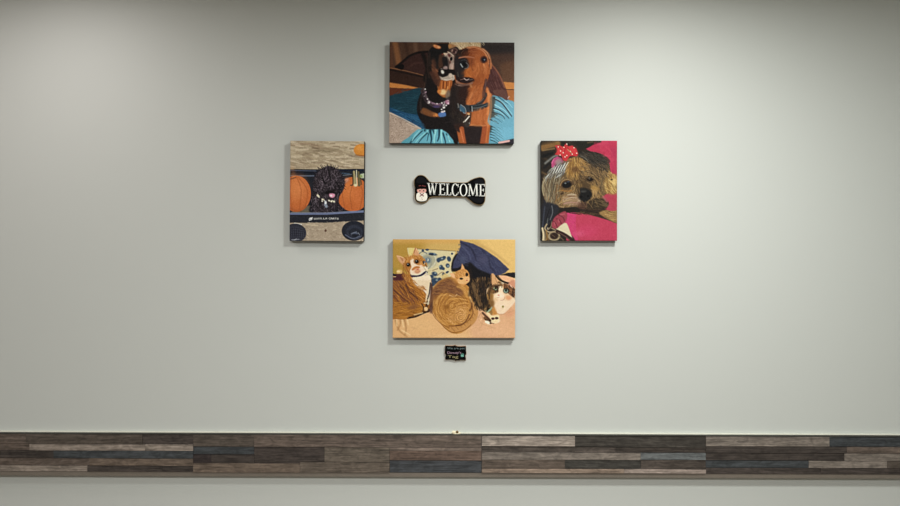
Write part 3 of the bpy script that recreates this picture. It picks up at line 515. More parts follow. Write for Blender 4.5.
def refine_pumpkins(p):
    t = tiles(p, 282, 134, 4.435)
    a = t(308, 160, 10.12)
    body = [(100, 180), (60, 230), (40, 330), (60, 506), (380, 506), (300, 440), (330, 350), (380, 260), (370, 180), (300, 110), (200, 70), (130, 100)]
    a.fur(body, [(24, 19, 22), (66, 56, 62), (42, 34, 39), (16, 13, 16), (88, 76, 84)], 420, 42, lambda x, y: 90 + (x - 210) * .22 if y > 180 else 60 + x * .2, 40, 8, .7, 3)
    for k in range(34):
        an = math.radians(170 + k * 6.2); x, y = 210 + 150 * math.cos(an), 230 + 160 * math.sin(an)
        a.line([(x, y), (x + 34 * math.cos(an + random.uniform(-.7, .7)), y + 34 * math.sin(an + random.uniform(-.7, .7)))], 9, random.choice(((34, 28, 34), (52, 44, 50), (24, 20, 26))), 4, .85, w2=2)
    for q in (((120, 200), (150, 240), (130, 290)), ((200, 110), (190, 170), (160, 210)), ((250, 130), (290, 180), (300, 250)), ((180, 220), (230, 190), (260, 210)), ((100, 330), (80, 390), (90, 450)), ((200, 280), (240, 262), (270, 290))): a.line(q, 8, (112, 96, 106), 4, .55)
    for q in (((150, 180), (170, 240)), ((220, 150), (230, 200)), ((290, 220), (330, 300)), ((130, 400), (120, 460))): a.line(q, 16, (14, 11, 14), 6, .75)
    a.ell(230, 330, 56, 22, (16, 12, 14), .4); a.poly([(218, 344), (250, 336), (276, 348), (270, 372), (248, 380), (226, 370)], (214, 140, 164), 5); a.ell(240, 360, 12, 8, (250, 204, 216), .5); a.line([(254, 340), (256, 376)], 4, (196, 116, 142), 3, .6)
    for x, y, r in ((102, 362, 14), (112, 374, 10), (150, 400, 12), (146, 416, 9), (218, 410, 11), (240, 418, 11), (268, 420, 12), (250, 412, 8)): a.ell(x, y, r, r * .7, (220, 196, 166), .4, 30)
    a.line([(180, 420), (188, 470)], 22, (128, 132, 146), 6); a.ell(182, 432, 10, 14, (226, 232, 240), .5)
    b = t(344, 206, 13.3)
    b.line([(96, 420), (160, 436), (220, 420), (250, 390)], 10, (74, 78, 92), 5, .8); b.line([(110, 380), (150, 350), (210, 360)], 9, (92, 96, 110), 5, .8); b.line([(206, 350), (226, 380)], 8, (130, 134, 144), 4, .7); b.ell(160, 390, 34, 22, (26, 27, 36), .4)
# ---- picture 1: two dachshunds (sheet units: X 39..584, Y 36..478)
def paint_dogs():
    p = Paint(40, 584, 36, 478, 392, 318, (66, 45, 36))
    # cupboard behind
    p.poly([(30, 30), (320, 30), (320, 160), (30, 160)], (78, 54, 42), 4, smooth=False)
    p.line([(62, 30), (84, 145)], 24, (128, 84, 54), 6); p.line([(48, 60), (52, 150)], 10, (96, 60, 44), 5, .7)
    p.line([(152, 36), (156, 90)], 18, (104, 76, 60), 5, .8)
    p.line([(108, 30), (124, 120)], 14, (58, 40, 32), 6, .7)
    p.line([(200, 30), (200, 80)], 30, (84, 64, 52), 8, .6)
    p.poly([(30, 148), (200, 182), (190, 240), (30, 208)], (50, 32, 26), 3, smooth=False)
    p.line([(34, 148), (120, 164), (205, 186)], 4, (150, 100, 66), 1.6, .75)
    p.line([(34, 156), (200, 192)], 5, (24, 17, 16), 2)
    p.poly([(30, 212), (110, 224), (185, 240), (110, 240), (30, 236)], (196, 124, 62), 2, smooth=False)
    p.poly([(30, 236), (150, 242), (70, 275), (30, 285)], (92, 46, 30), 3, smooth=False)
    # right hand background
    p.poly([(425, 30), (600, 30), (600, 110), (470, 90)], (44, 38, 38), 4, smooth=False)
    p.poly([(470, 90), (600, 80), (600, 210), (520, 215)], (72, 52, 44), 14, smooth=False)
    p.poly([(520, 130), (600, 110), (600, 214), (530, 214)], (92, 64, 48), 12, smooth=False)
    p.line([(440, 42), (580, 44)], 8, (58, 50, 48), 4, .6)
    p.poly([(535, 208), (600, 212), (600, 240), (545, 240)], (190, 122, 64), 2, smooth=False)
    p.poly([(540, 240), (600, 240), (600, 300), (550, 290)], (160, 98, 54), 3, smooth=False)
    p.line([(545, 242), (600, 243)], 3, (60, 40, 34), 1.2)
    # blond hair at the top
    p.poly([(305, 30), (436, 30), (438, 62), (400, 62), (330, 72), (312, 60)], (186, 160, 124), 2, smooth=False)
    p.fur([(305, 30), (436, 30), (438, 60), (330, 72)], [(226, 206, 172), (150, 122, 88), (206, 182, 142)], 90, 18, 70, 30, 3, .8)
    # blue jeans / scrubs
    p.poly([(38, 272), (80, 262), (165, 236), (205, 240), (200, 400), (110, 372), (38, 345)], (24, 56, 70), 3, smooth=False)
    p.fur([(40, 275), (160, 240), (190, 380), (40, 340)], [(34, 76, 92), (18, 42, 54), (30, 68, 84)], 90, 34, -10, 25, 4, .6)
    p.poly([(30, 320), (110, 345), (190, 365), (200, 420), (150, 412), (100, 375), (30, 345)], (32, 76, 112), 3)
    p.fur([(40, 328), (110, 348), (190, 368), (190, 410), (110, 375)], [(52, 108, 146), (22, 54, 84)], 60, 30, 25, 15, 3.5, .7)
    p.poly([(470, 300), (498, 275), (530, 272), (600, 305), (600, 490), (455, 490), (466, 440), (480, 360)], (92, 150, 172), 3, smooth=False)
    for k in range(15):                                   # fan of folds
        y = 300 + k * 12
        p.line([(482, y - 6), (505, y + 4), (528 + k % 3 * 6, y + 26)], 6.5 - k * .2, (20, 38, 46), 1.8, .85, w2=1)
        p.line([(486, y - 12), (516, y - 4), (548, y + 18)], 4.2, (132, 192, 214), 1.8, .55, w2=1)
    p.poly([(484, 270), (500, 290), (490, 400), (476, 430), (474, 330)], (52, 54, 50), 5, a=.8)
    p.line([(505, 290), (535, 310), (568, 348)], 5, (30, 56, 70), 2.4, .85); p.line([(520, 282), (556, 304), (580, 336)], 4, (46, 86, 106), 2.4, .7)
    p.ell(548, 420, 42, 48, (110, 170, 196), .6, a=.7); p.ell(545, 340, 26, 40, (110, 172, 198), .6, -30, a=.5)
    p.poly([(520, 472), (580, 456), (600, 456), (600, 490), (520, 490)], (40, 38, 46), 2, smooth=False)
    p.line([(520, 474), (562, 466)], 9, (204, 160, 156), 2)
    # carpet
    p.poly([(30, 338), (60, 350), (85, 368), (120, 385), (175, 415), (140, 445), (105, 490), (30, 490)], (166, 146, 132), 2, smooth=False)
    p.fur([(30, 340), (80, 366), (170, 415), (105, 490), (30, 490)], [(196, 178, 164), (132, 110, 98), (180, 160, 146)], 220, 9, 60, 90, 3, .7)
    p.line([(40, 345), (80, 362), (120, 382), (178, 414)], 5, (206, 188, 172), 1.8, .8)
    # teal folds at the bottom
    p.poly([(104, 484), (130, 448), (158, 424), (200, 414), (270, 420), (312, 448), (332, 484)], (82, 150, 168), 2)
    for a, b, c in (((170, 425), (150, 450), (128, 482)), ((196, 420), (180, 450), (160, 482)), ((222, 418), (212, 450), (196, 482)),
                    ((246, 420), (246, 450), (240, 482)), ((268, 424), (282, 450), (288, 482)), ((290, 436), (306, 460), (316, 482))):
        p.line([a, b, c], 7, (18, 44, 56), 2.6, .9, w2=3)
    for a, b, c in (((182, 424), (166, 450), (146, 482)), ((234, 422), (230, 450), (220, 482)), ((262, 424), (268, 450), (268, 482)), ((208, 422), (196, 450), (180, 482))):
        p.line([a, b, c], 6, (138, 204, 214), 2.2, .8, w2=4)
    # dog 1, black and tan
    p.poly([(196, 160), (320, 190), (345, 260), (348, 380), (340, 478), (318, 470), (270, 420), (200, 416), (176, 380), (160, 330), (172, 270), (196, 230)], (25, 20, 21), 3)
    p.poly([(68, 146), (96, 122), (128, 98), (164, 84), (206, 78), (218, 130), (200, 176), (160, 172), (120, 162)], (56, 35, 32), 2.5)
    p.line([(68, 146), (100, 120), (130, 96), (166, 82), (206, 78)], 9, (20, 16, 17), 3, .95)
    p.poly([(66, 146), (84, 134), (104, 138), (96, 158)], (16, 13, 14), 3)
    p.line([(186, 90), (206, 150), (196, 200)], 18, (22, 18, 18), 5, .9)
    p.line([(120, 150), (150, 130), (180, 126)], 8, (74, 48, 42), 4, .6)
    p.poly([(206, 110), (214, 74), (234, 50), (268, 42), (306, 46), (336, 62), (344, 92), (330, 120), (326, 170), (322, 200), (290, 210), (256, 198), (228, 176), (212, 150)], (30, 23, 22), 2.5)
    p.ell(246, 57, 17, 8, (196, 118, 70), .4, 20); p.ell(238, 52, 6, 3.5, (228, 160, 100), .5, 20)
    p.poly([(224, 108), (244, 88), (262, 110), (258, 150), (246, 178), (226, 160)], (86, 54, 40), 5)
    p.line([(226, 140), (236, 176), (258, 200)], 8, (126, 78, 52), 4, .75)
    p.line([(222, 90), (228, 130)], 6, (96, 60, 44), 3.5, .7)
    # raised muzzle
    p.ell(300, 96, 30, 26, (142, 118, 106), .35); p.ell(298, 118, 22, 26, (168, 148, 136), .4, 10)
    p.ell(322, 74, 20, 18, (70, 44, 42), .3); p.ell(322, 74, 10, 9, (120, 82, 74), .4)
    p.line([(282, 100), (292, 84), (306, 78)], 6, (212, 192, 172), 2.4, .8); p.line([(286, 86), (300, 100), (312, 122)], 5, (214, 194, 180), 2.2, .8)
    p.ell(290, 76, 13, 7, (60, 36, 30), .4); p.ell(308, 106, 7, 9, (26, 18, 20), .4); p.ell(290, 108, 5, 6, (34, 22, 22), .4)
    p.ell(276, 86, 5, 5, (196, 130, 80), .5)
    p.ell(276, 132, 17, 28, (28, 20, 20), .35)
    p.ell(290, 134, 9, 9, (170, 146, 136), .5); p.ell(314, 142, 8, 18, (120, 98, 90), .5)
    p.ell(286, 158, 32, 15, (20, 13, 15), .25, -8); p.ell(308, 166, 16, 9, (46, 24, 26), .4)
    p.poly([(264, 152), (276, 156), (280, 172), (268, 178), (260, 166)], (222, 212, 200), 1.4)
    p.ell(272, 176, 6, 4, (250, 244, 230), .4)
    p.poly([(256, 184), (276, 190), (300, 172), (322, 174), (326, 196), (304, 208), (276, 206), (260, 198)], (184, 170, 158), 2.5)
    p.ell(306, 184, 13, 8, (222, 210, 196), .5); p.ell(316, 128, 6, 12, (190, 172, 160), .6, a=.7)
    p.poly([(252, 204), (282, 210), (312, 208), (310, 240), (302, 270), (278, 278), (258, 262), (250, 234)], (162, 96, 48), 3)
    p.fur([(254, 206), (312, 210), (302, 268), (262, 264)], [(214, 142, 74), (110, 62, 36), (186, 116, 60)], 60, 18, 95, 14, 3, .8)
    p.ell(282, 252, 20, 14, (222, 178, 122), .5); p.ell(270, 244, 8, 8, (240, 208, 160), .6, a=.8); p.ell(304, 262, 8, 12, (176, 150, 126), .6)
    # collar and tags
    p.line([(186, 248), (198, 278), (214, 300), (250, 314), (288, 304), (306, 286)], 20, (62, 48, 56), 3)
    p.line([(190, 246), (204, 284), (232, 304), (262, 312)], 4, (104, 84, 96), 2.4, .8)
    p.line([(188, 262), (200, 254)], 5, (170, 140, 156), 2); p.ell(296, 298, 10, 9, (176, 134, 150), .5)
    for x, y, r in ((210, 298, 5.5), (248, 306, 3.5), (296, 294, 4.5), (276, 322, 4), (280, 338, 4), (288, 312, 3), (228, 304, 2.5), (268, 330, 3)):
        p.ell(x, y, r, r, (222, 208, 208), .5)
    p.line([(274, 306), (272, 346)], 4, (120, 112, 124), 2, .8)
    p.line([(190, 332), (222, 346), (256, 358)], 17, (112, 68, 38), 4, w2=12); p.ell(240, 353, 14, 7, (176, 112, 60), .5, 20)
    p.poly([(256, 346), (284, 342), (288, 358), (262, 364)], (66, 104, 162), 1.6, smooth=False)
    p.line([(176, 300), (180, 340)], 5, (62, 52, 50), 4, .5)
    # dog 2, red
    p.poly([(322, 220), (400, 236), (458, 224), (486, 244), (498, 262), (492, 330), (480, 400), (474, 478), (440, 478), (444, 420), (380, 416), (380, 478), (346, 478), (334, 420), (316, 330)], (162, 86, 44), 2.5, smooth=False)
    p.fur([(400, 236), (490, 250), (480, 400), (400, 400)], [(196, 116, 64), (144, 74, 38), (180, 100, 54)], 150, 34, 98, 12, 4.2, .4, 2)
    p.poly([(316, 216), (372, 232), (384, 268), (360, 300), (372, 344), (386, 376), (376, 410), (336, 420), (312, 340)], (58, 34, 28), 6)
    p.poly([(330, 336), (350, 342), (376, 400), (348, 430), (324, 400)], (48, 32, 28), 5)
    p.line([(398, 254), (388, 290), (380, 312)], 16, (188, 114, 62), 6, .7)
    p.line([(470, 260), (474, 330), (466, 400)], 15, (202, 124, 70), 5, .65); p.line([(440, 240), (420, 300)], 10, (120, 66, 42), 6, .5)
    p.poly([(366, 408), (448, 404), (446, 478), (376, 478), (368, 440)], (38, 29, 30), 3)
    p.line([(356, 414), (362, 444), (370, 480)], 20, (158, 80, 44), 3, w2=14); p.line([(456, 402), (452, 440), (446, 480)], 20, (150, 74, 42), 3, w2=22)
    p.line([(352, 418), (364, 470)], 5, (204, 120, 76), 2.5, .7); p.line([(470, 400), (462, 470)], 5, (196, 112, 66), 2.5, .6)
    p.line([(388, 396), (430, 400), (462, 398)], 7, (198, 130, 78), 3, .6)
    p.poly([(326, 110), (336, 82), (360, 64), (398, 54), (436, 60), (462, 84), (474, 112), (484, 140), (482, 186), (466, 214), (446, 240), (410, 256), (366, 240), (336, 222), (324, 190), (322, 150)], (152, 78, 38), 2.2)
    p.fur([(380, 60), (440, 64), (474, 120), (478, 190), (440, 236), (400, 200), (390, 120)], [(182, 100, 52), (132, 64, 32), (166, 86, 44), (196, 118, 66)], 190, 22, lambda x, y: 60 + (y - 120) * .3, 25, 3.4, .5)
    p.line([(380, 60), (420, 58), (452, 76), (468, 104)], 7, (196, 128, 86), 3, .7)
    p.poly([(342, 84), (352, 70), (372, 66), (372, 82), (352, 96)], (30, 20, 20), 3); p.line([(346, 92), (390, 84), (430, 94)], 5, (96, 52, 34), 3, .6)
    p.line([(345, 104), (380, 98), (410, 104)], 7, (172, 108, 78), 3, .8)
    p.poly([(328, 120), (346, 104), (372, 108), (386, 128), (382, 148), (358, 160), (340, 190), (326, 180)], (44, 32, 34), 4)
    p.ell(364, 130, 21, 17, (30, 30, 36), .3, 25); p.line([(352, 116), (368, 112), (384, 124)], 5, (116, 120, 128), 2.4, .8); p.line([(380, 124), (386, 140), (378, 148)], 4, (122, 130, 142), 2.2, .8)
    p.line([(352, 124), (356, 134)], 4, (170, 180, 192), 1.6, .9); p.ell(361, 130, 5, 8, (10, 10, 12), .4, 30); p.ell(343, 128, 3, 8, (100, 110, 120), .5, a=.7)
    p.ell(376, 172, 26, 14, (158, 90, 46), .5, -10); p.line([(394, 150), (380, 170), (394, 190)], 8, (186, 108, 52), 4, .7)
    p.poly([(330, 182), (352, 188), (400, 196), (404, 208), (380, 216), (350, 212), (332, 202)], (34, 22, 24), 2.4)
    p.line([(344, 194), (362, 198)], 4, (150, 118, 112), 1.8); p.line([(362, 192), (376, 204), (390, 198)], 6, (206, 184, 178), 1.8, .85); p.line([(392, 202), (404, 198)], 5, (120, 110, 112), 2)
    p.line([(334, 206), (352, 220), (384, 222), (400, 214)], 8, (148, 112, 98), 3, .8)
    p.line([(346, 232), (372, 232), (396, 226)], 12, (54, 30, 26), 4, .85)
    p.ell(450, 110, 14, 14, (52, 34, 34), .35); p.ell(450, 111, 9, 9, (34, 36, 48), .3); p.ell(447, 107, 3.5, 3, (128, 136, 156), .5); p.line([(434, 118), (450, 126), (466, 118)], 3.5, (96, 52, 36), 2, .8)
    p.ell(446, 148, 9, 16, (190, 118, 76), .7, 20, a=.6); p.ell(428, 150, 9, 22, (196, 120, 70), .8, 15, a=.5)
    # right ear
    p.poly([(474, 122), (496, 142), (520, 176), (538, 214), (552, 250), (558, 284), (544, 286), (526, 268), (506, 274), (484, 262), (468, 236), (466, 206), (476, 176)], (78, 47, 45), 2.2)
    p.line([(478, 126), (500, 150), (524, 188), (542, 232)], 6, (150, 92, 68), 2.6, .75); p.line([(474, 170), (482, 130)], 9, (168, 100, 56), 3, .8)
    p.fur([(484, 150), (520, 190), (548, 270), (490, 260), (474, 220)], [(96, 60, 58), (62, 36, 36)], 70, 30, 65, 10, 5, .5)
    p.line([(462, 212), (452, 240), (462, 268)], 9, (60, 46, 46), 3, .85)
    # collar 2
    p.line([(336, 312), (352, 326), (384, 332), (430, 324), (468, 308)], 19, (46, 49, 55), 2.2)
    p.line([(392, 318), (430, 308), (452, 284), (460, 262)], 13, (48, 46, 50), 2.4)
    p.line([(384, 326), (430, 318), (464, 304)], 3.5, (96, 104, 112), 1.6, .8); p.line([(352, 312), (352, 334)], 7, (128, 150, 166), 2.2, .9); p.line([(366, 316), (366, 342)], 6, (54, 98, 128), 2.2)
    p.line([(342, 304), (338, 322)], 5, (110, 124, 136), 2, .8); p.line([(398, 320), (402, 338)], 5, (140, 148, 152), 2, .8)
    p.poly([(362, 372), (384, 352), (398, 358), (390, 400), (374, 406)], (50, 44, 42), 2.4); p.line([(364, 384), (388, 354)], 5, (228, 214, 198), 1.6); p.line([(386, 372), (390, 392)], 3.5, (160, 160, 156), 1.8, .8); p.line([(374, 364), (380, 348)], 3, (150, 130, 112), 1.6)
    refine_dogs(p); p.grade(0.93, 1.04, 0.45, (1, 1, 1))
    p.noise(3, 1); return p

# ---- picture 2: small black dog and pumpkins in a garden cart (X 33..369, Y 31..475)
FONT = {'G': '01110 10001 10000 10111 10001 10001 01110', 'O': '01110 10001 10001 10001 10001 10001 01110', 'R': '11110 10001 10001 11110 10100 10010 10001',
        'I': '111 010 010 010 010 010 111', 'L': '10000 10000 10000 10000 10000 10000 11111', 'A': '01110 10001 10001 11111 10001 10001 10001',
        'C': '01111 10000 10000 10000 10000 10000 01111', 'T': '11111 00100 00100 00100 00100 00100 00100', 'S': '01111 10000 10000 01110 00001 00001 11110'}
def lettering(p, txt, x, y, h, w, col, slope=0.0):
    u = h / 7
    for ch in txt:
        if ch != ' ':
            for j, row in enumerate(FONT[ch].split()):
                for i, b in enumerate(row):
                    if b == '1': p.ell(x + i * w / 6, y + j * u + i * slope, w / 9, u * .62, col, .5)
        x += (w if ch not in 'I ' else w * .62); y += slope * w
def paint_pumpkins():
    p = Paint(33, 369, 31, 475, 232, 306, (160, 140, 114))
    p.poly([(20, 20), (380, 20), (380, 165), (20, 165)], (164, 144, 116), 1, smooth=False)
    gnd = [(176, 154, 124), (206, 188, 160), (140, 118, 94), (190, 170, 140), (152, 132, 104)]
    p.fur([(20, 20), (380, 20), (380, 165), (20, 165)], gnd, 520, 34, 6, 16, 6, .55, 2.6, False)
    p.line([(150, 70), (200, 76), (250, 66)], 10, (120, 104, 78), 5, .6); p.line([(120, 50), (160, 66)], 8, (122, 98, 78), 5, .5)
    p.line([(90, 92), (130, 82), (180, 96)], 7, (112, 92, 68), 4, .5); p.line([(40, 50), (110, 44), (170, 58)], 9, (142, 112, 86), 5, .5)
    p.line([(60, 72), (110, 66)], 7, (216, 198, 170), 4, .6); p.line([(230, 106), (300, 96)], 8, (210, 190, 162), 5, .5); p.line([(220, 48), (300, 42)], 7, (206, 184, 156), 5, .5)
    for k in range(46):
        x, y = random.uniform(30, 320), random.uniform(34, 150)
        p.line([(x, y), (x + random.uniform(14, 34), y + random.uniform(-5, 7))], random.uniform(3, 6), random.choice(((112, 92, 70), (218, 200, 172), (128, 108, 84), (206, 186, 158))), 3, .5)
    p.line([(300, 96), (362, 102)], 8, (120, 98, 78), 4, .6)
    p.ell(356, 70, 36, 27, (206, 126, 44), .1); p.ell(346, 62, 16, 12, (226, 150, 66), .8, a=.6); p.line([(330, 92), (372, 96)], 5, (140, 80, 40), 3, .8)
    # cart
    p.poly([(20, 158), (380, 154), (380, 356), (20, 366)], (27, 30, 38), 1.5, smooth=False)
    p.line([(20, 163), (150, 164)], 3, (74, 82, 104), 1.6); p.line([(20, 172), (160, 172)], 9, (16, 20, 32), 2); p.line([(20, 187), (140, 186)], 5, (94, 102, 122), 1.8, .9)
    p.line([(250, 160), (372, 158)], 9, (18, 26, 42), 2); p.line([(252, 172), (300, 176)], 6, (60, 84, 108), 2.4, .8); p.line([(270, 184), (310, 178)], 5, (90, 108, 124), 2, .7)
    p.poly([(350, 176), (372, 172), (372, 196), (352, 194)], (176, 182, 150), 2, smooth=False); p.ell(352, 186, 8, 6, (130, 150, 90), .5)
    p.poly([(86, 326), (140, 318), (160, 345), (40, 352)], (98, 90, 74), 3)
    # pumpkins
    p.ell(62, 266, 66, 80, (190, 96, 44), .03)
    p.ell(70, 240, 36, 48, (214, 124, 66), .8, a=.8); p.ell(52, 230, 14, 60, (208, 118, 60), .8, -6, a=.6)
    for pts in (([(40, 192), (34, 260), (44, 340)]), ([(62, 190), (84, 250), (76, 336)]), ([(70, 192), (112, 250), (104, 320)])):
        p.line(pts, 4, (160, 76, 34), 3, .55)
    p.line([(34, 330), (70, 342), (104, 324)], 10, (140, 66, 32), 6, .5); p.line([(30, 203), (58, 194)], 5, (96, 60, 44), 2, .8)
    p.ell(318, 266, 74, 76, (186, 92, 40), .03)
    p.ell(296, 246, 32, 44, (208, 114, 54), .8, a=.8); p.ell(342, 258, 20, 52, (198, 104, 50), .8, a=.7)
    for pts in (([(300, 200), (270, 250), (284, 334)]), ([(318, 218), (306, 270), (316, 340)]), ([(346, 210), (362, 260), (350, 334)])):
        p.line(pts, 4, (152, 72, 34), 3, .55)
    p.poly([(246, 232), (276, 200), (300, 196), (290, 214)], (210, 150, 130), 4, a=.6)
    p.line([(322, 166), (328, 220)], 9, (150, 136, 96), 1.8, w2=15); p.line([(342, 168), (346, 226)], 9, (92, 84, 54), 1.8, w2=11)
    p.line([(316, 176), (318, 220), (308, 226)], 5, (58, 52, 36), 1.8); p.line([(333, 160), (336, 224)], 4, (214, 204, 164), 1.6, .9); p.line([(352, 196), (356, 222)], 5, (70, 60, 40), 2); p.ell(330, 226, 8, 6, (214, 196, 150), .5)
    # dog
    dog = [(140, 214), (152, 182), (172, 158), (206, 142), (240, 154), (266, 178), (280, 210), (276, 244), (258, 276), (256, 306), (270, 344), (140, 348), (132, 306), (138, 258)]
    p.poly(dog, (40, 33, 38), 3)
    p.poly([(138, 290), (120, 342), (150, 348), (160, 300)], (30, 28, 34), 4); p.poly([(236, 300), (276, 346), (220, 348)], (24, 24, 32), 4)
    p.fur(dog, [(92, 78, 86), (20, 15, 18), (66, 54, 62), (120, 104, 112), (34, 27, 31), (16, 12, 14)], 560, 15, lambda x, y: math.degrees(math.atan2(y - 205, x - 215)) , 55, 3.4, .75, 1.2, curl=.5)
    for k in range(26):                                   # wisps over the outline
        a = math.radians(180 + k * 7.2); x, y = 210 + 62 * math.cos(a), 212 + 60 * math.sin(a)
        p.line([(x, y), (x + 9 * math.cos(a + .5), y + 12 * math.sin(a))], 3.2, (44, 36, 42), 1.2, .8, w2=1)
    p.ell(226, 246, 16, 9, (18, 12, 15), .4); p.ell(226, 240, 6, 4, (40, 34, 40), .4)
    p.ell(224, 271, 13, 10, (222, 146, 168), .25); p.ell(220, 268, 5, 3, (244, 190, 204), .5); p.line([(224, 264), (224, 278)], 1.5, (190, 104, 130), 1, .6)
    p.line([(154, 268), (172, 286), (196, 298), (236, 300)], 6, (64, 44, 46), 2)
    for x, y in ((160, 268), (166, 276), (184, 290), (212, 296), (222, 299), (233, 298), (190, 296)): p.ell(x, y, 4.5, 3.6, (216, 196, 168), .5, 20)
    p.ell(196, 316, 7, 12, (150, 160, 178), .4, -15); p.ell(194, 308, 4, 5, (214, 222, 232), .5)
    # cart rim, panel
    p.line([(28, 356), (200, 354), (374, 342)], 8, (96, 104, 136), 1.6, smooth=False); p.line([(28, 351), (200, 349), (374, 338)], 2.5, (140, 148, 172), 1.2, .7, smooth=False)
    p.poly([(20, 361), (200, 359), (380, 348), (380, 382), (200, 394), (20, 396)], (32, 33, 41), 1.5, smooth=False)
    p.ell(128, 377, 9, 6, (206, 206, 206), .4, -25); p.ell(126, 379, 3.5, 2.4, (40, 40, 46), .4); p.line([(122, 384), (136, 370)], 2.5, (240, 240, 240), 1)
    lettering(p, 'GORILLA CARTS', 144, 372.5, 7, 9.2, (176, 173, 168), -0.012)
    # ground below and wheels
    p.poly([(20, 396), (200, 394), (380, 382), (380, 490), (20, 490)], (160, 140, 118), 2, smooth=False)
    p.fur([(20, 396), (380, 384), (380, 490), (20, 490)], [(184, 164, 138), (134, 114, 94), (172, 150, 126), (196, 178, 152)], 260, 9, 10, 60, 5, .5, 2, False)
    p.ell(196, 428, 5, 6, (92, 62, 48), .5); p.line([(110, 402), (160, 406)], 5, (206, 186, 152), 2.4, .6); p.line([(56, 398), (86, 402)], 6, (200, 192, 184), 2)
    p.ell(58, 440, 51, 42, (42, 42, 52), .05)
    for k in range(9): p.line([(30 + k * 9, 404 + abs(k - 3) * 3), (36 + k * 9, 470)], 2.4, (74, 74, 88), 1.6, .55)
    for k in range(6): p.line([(24, 412 + k * 11), (60, 408 + k * 11), (104, 418 + k * 9)], 2, (26, 26, 34), 1.4, .6)
    p.line([(44, 470), (76, 468)], 5, (120, 120, 128), 1.8, .8); p.line([(52, 474), (64, 466)], 4, (150, 150, 156), 1.6, .7)
    p.ell(324, 428, 55, 44, (30, 32, 42), .05); p.ell(326, 430, 38, 28, (42, 45, 58), .15); p.ell(328, 434, 28, 18, (30, 32, 42), .2)
    p.line([(286, 446), (318, 462), (352, 452)], 4, (96, 104, 128), 2, .8); p.ell(330, 440, 12, 6, (66, 72, 92), .4); p.line([(312, 440), (336, 432)], 3, (120, 128, 146), 1.6, .7)
    p.line([(20, 476), (380, 476)], 5, (40, 34, 32), 1.6, .8); p.line([(368, 30), (369, 476)], 3, (30, 24, 24), 1, .6)
    refine_pumpkins(p); p.grade(0.9, 1.0, 0.6, (0.98, 1, 1.02))
    p.noise(3.5, 1); return p

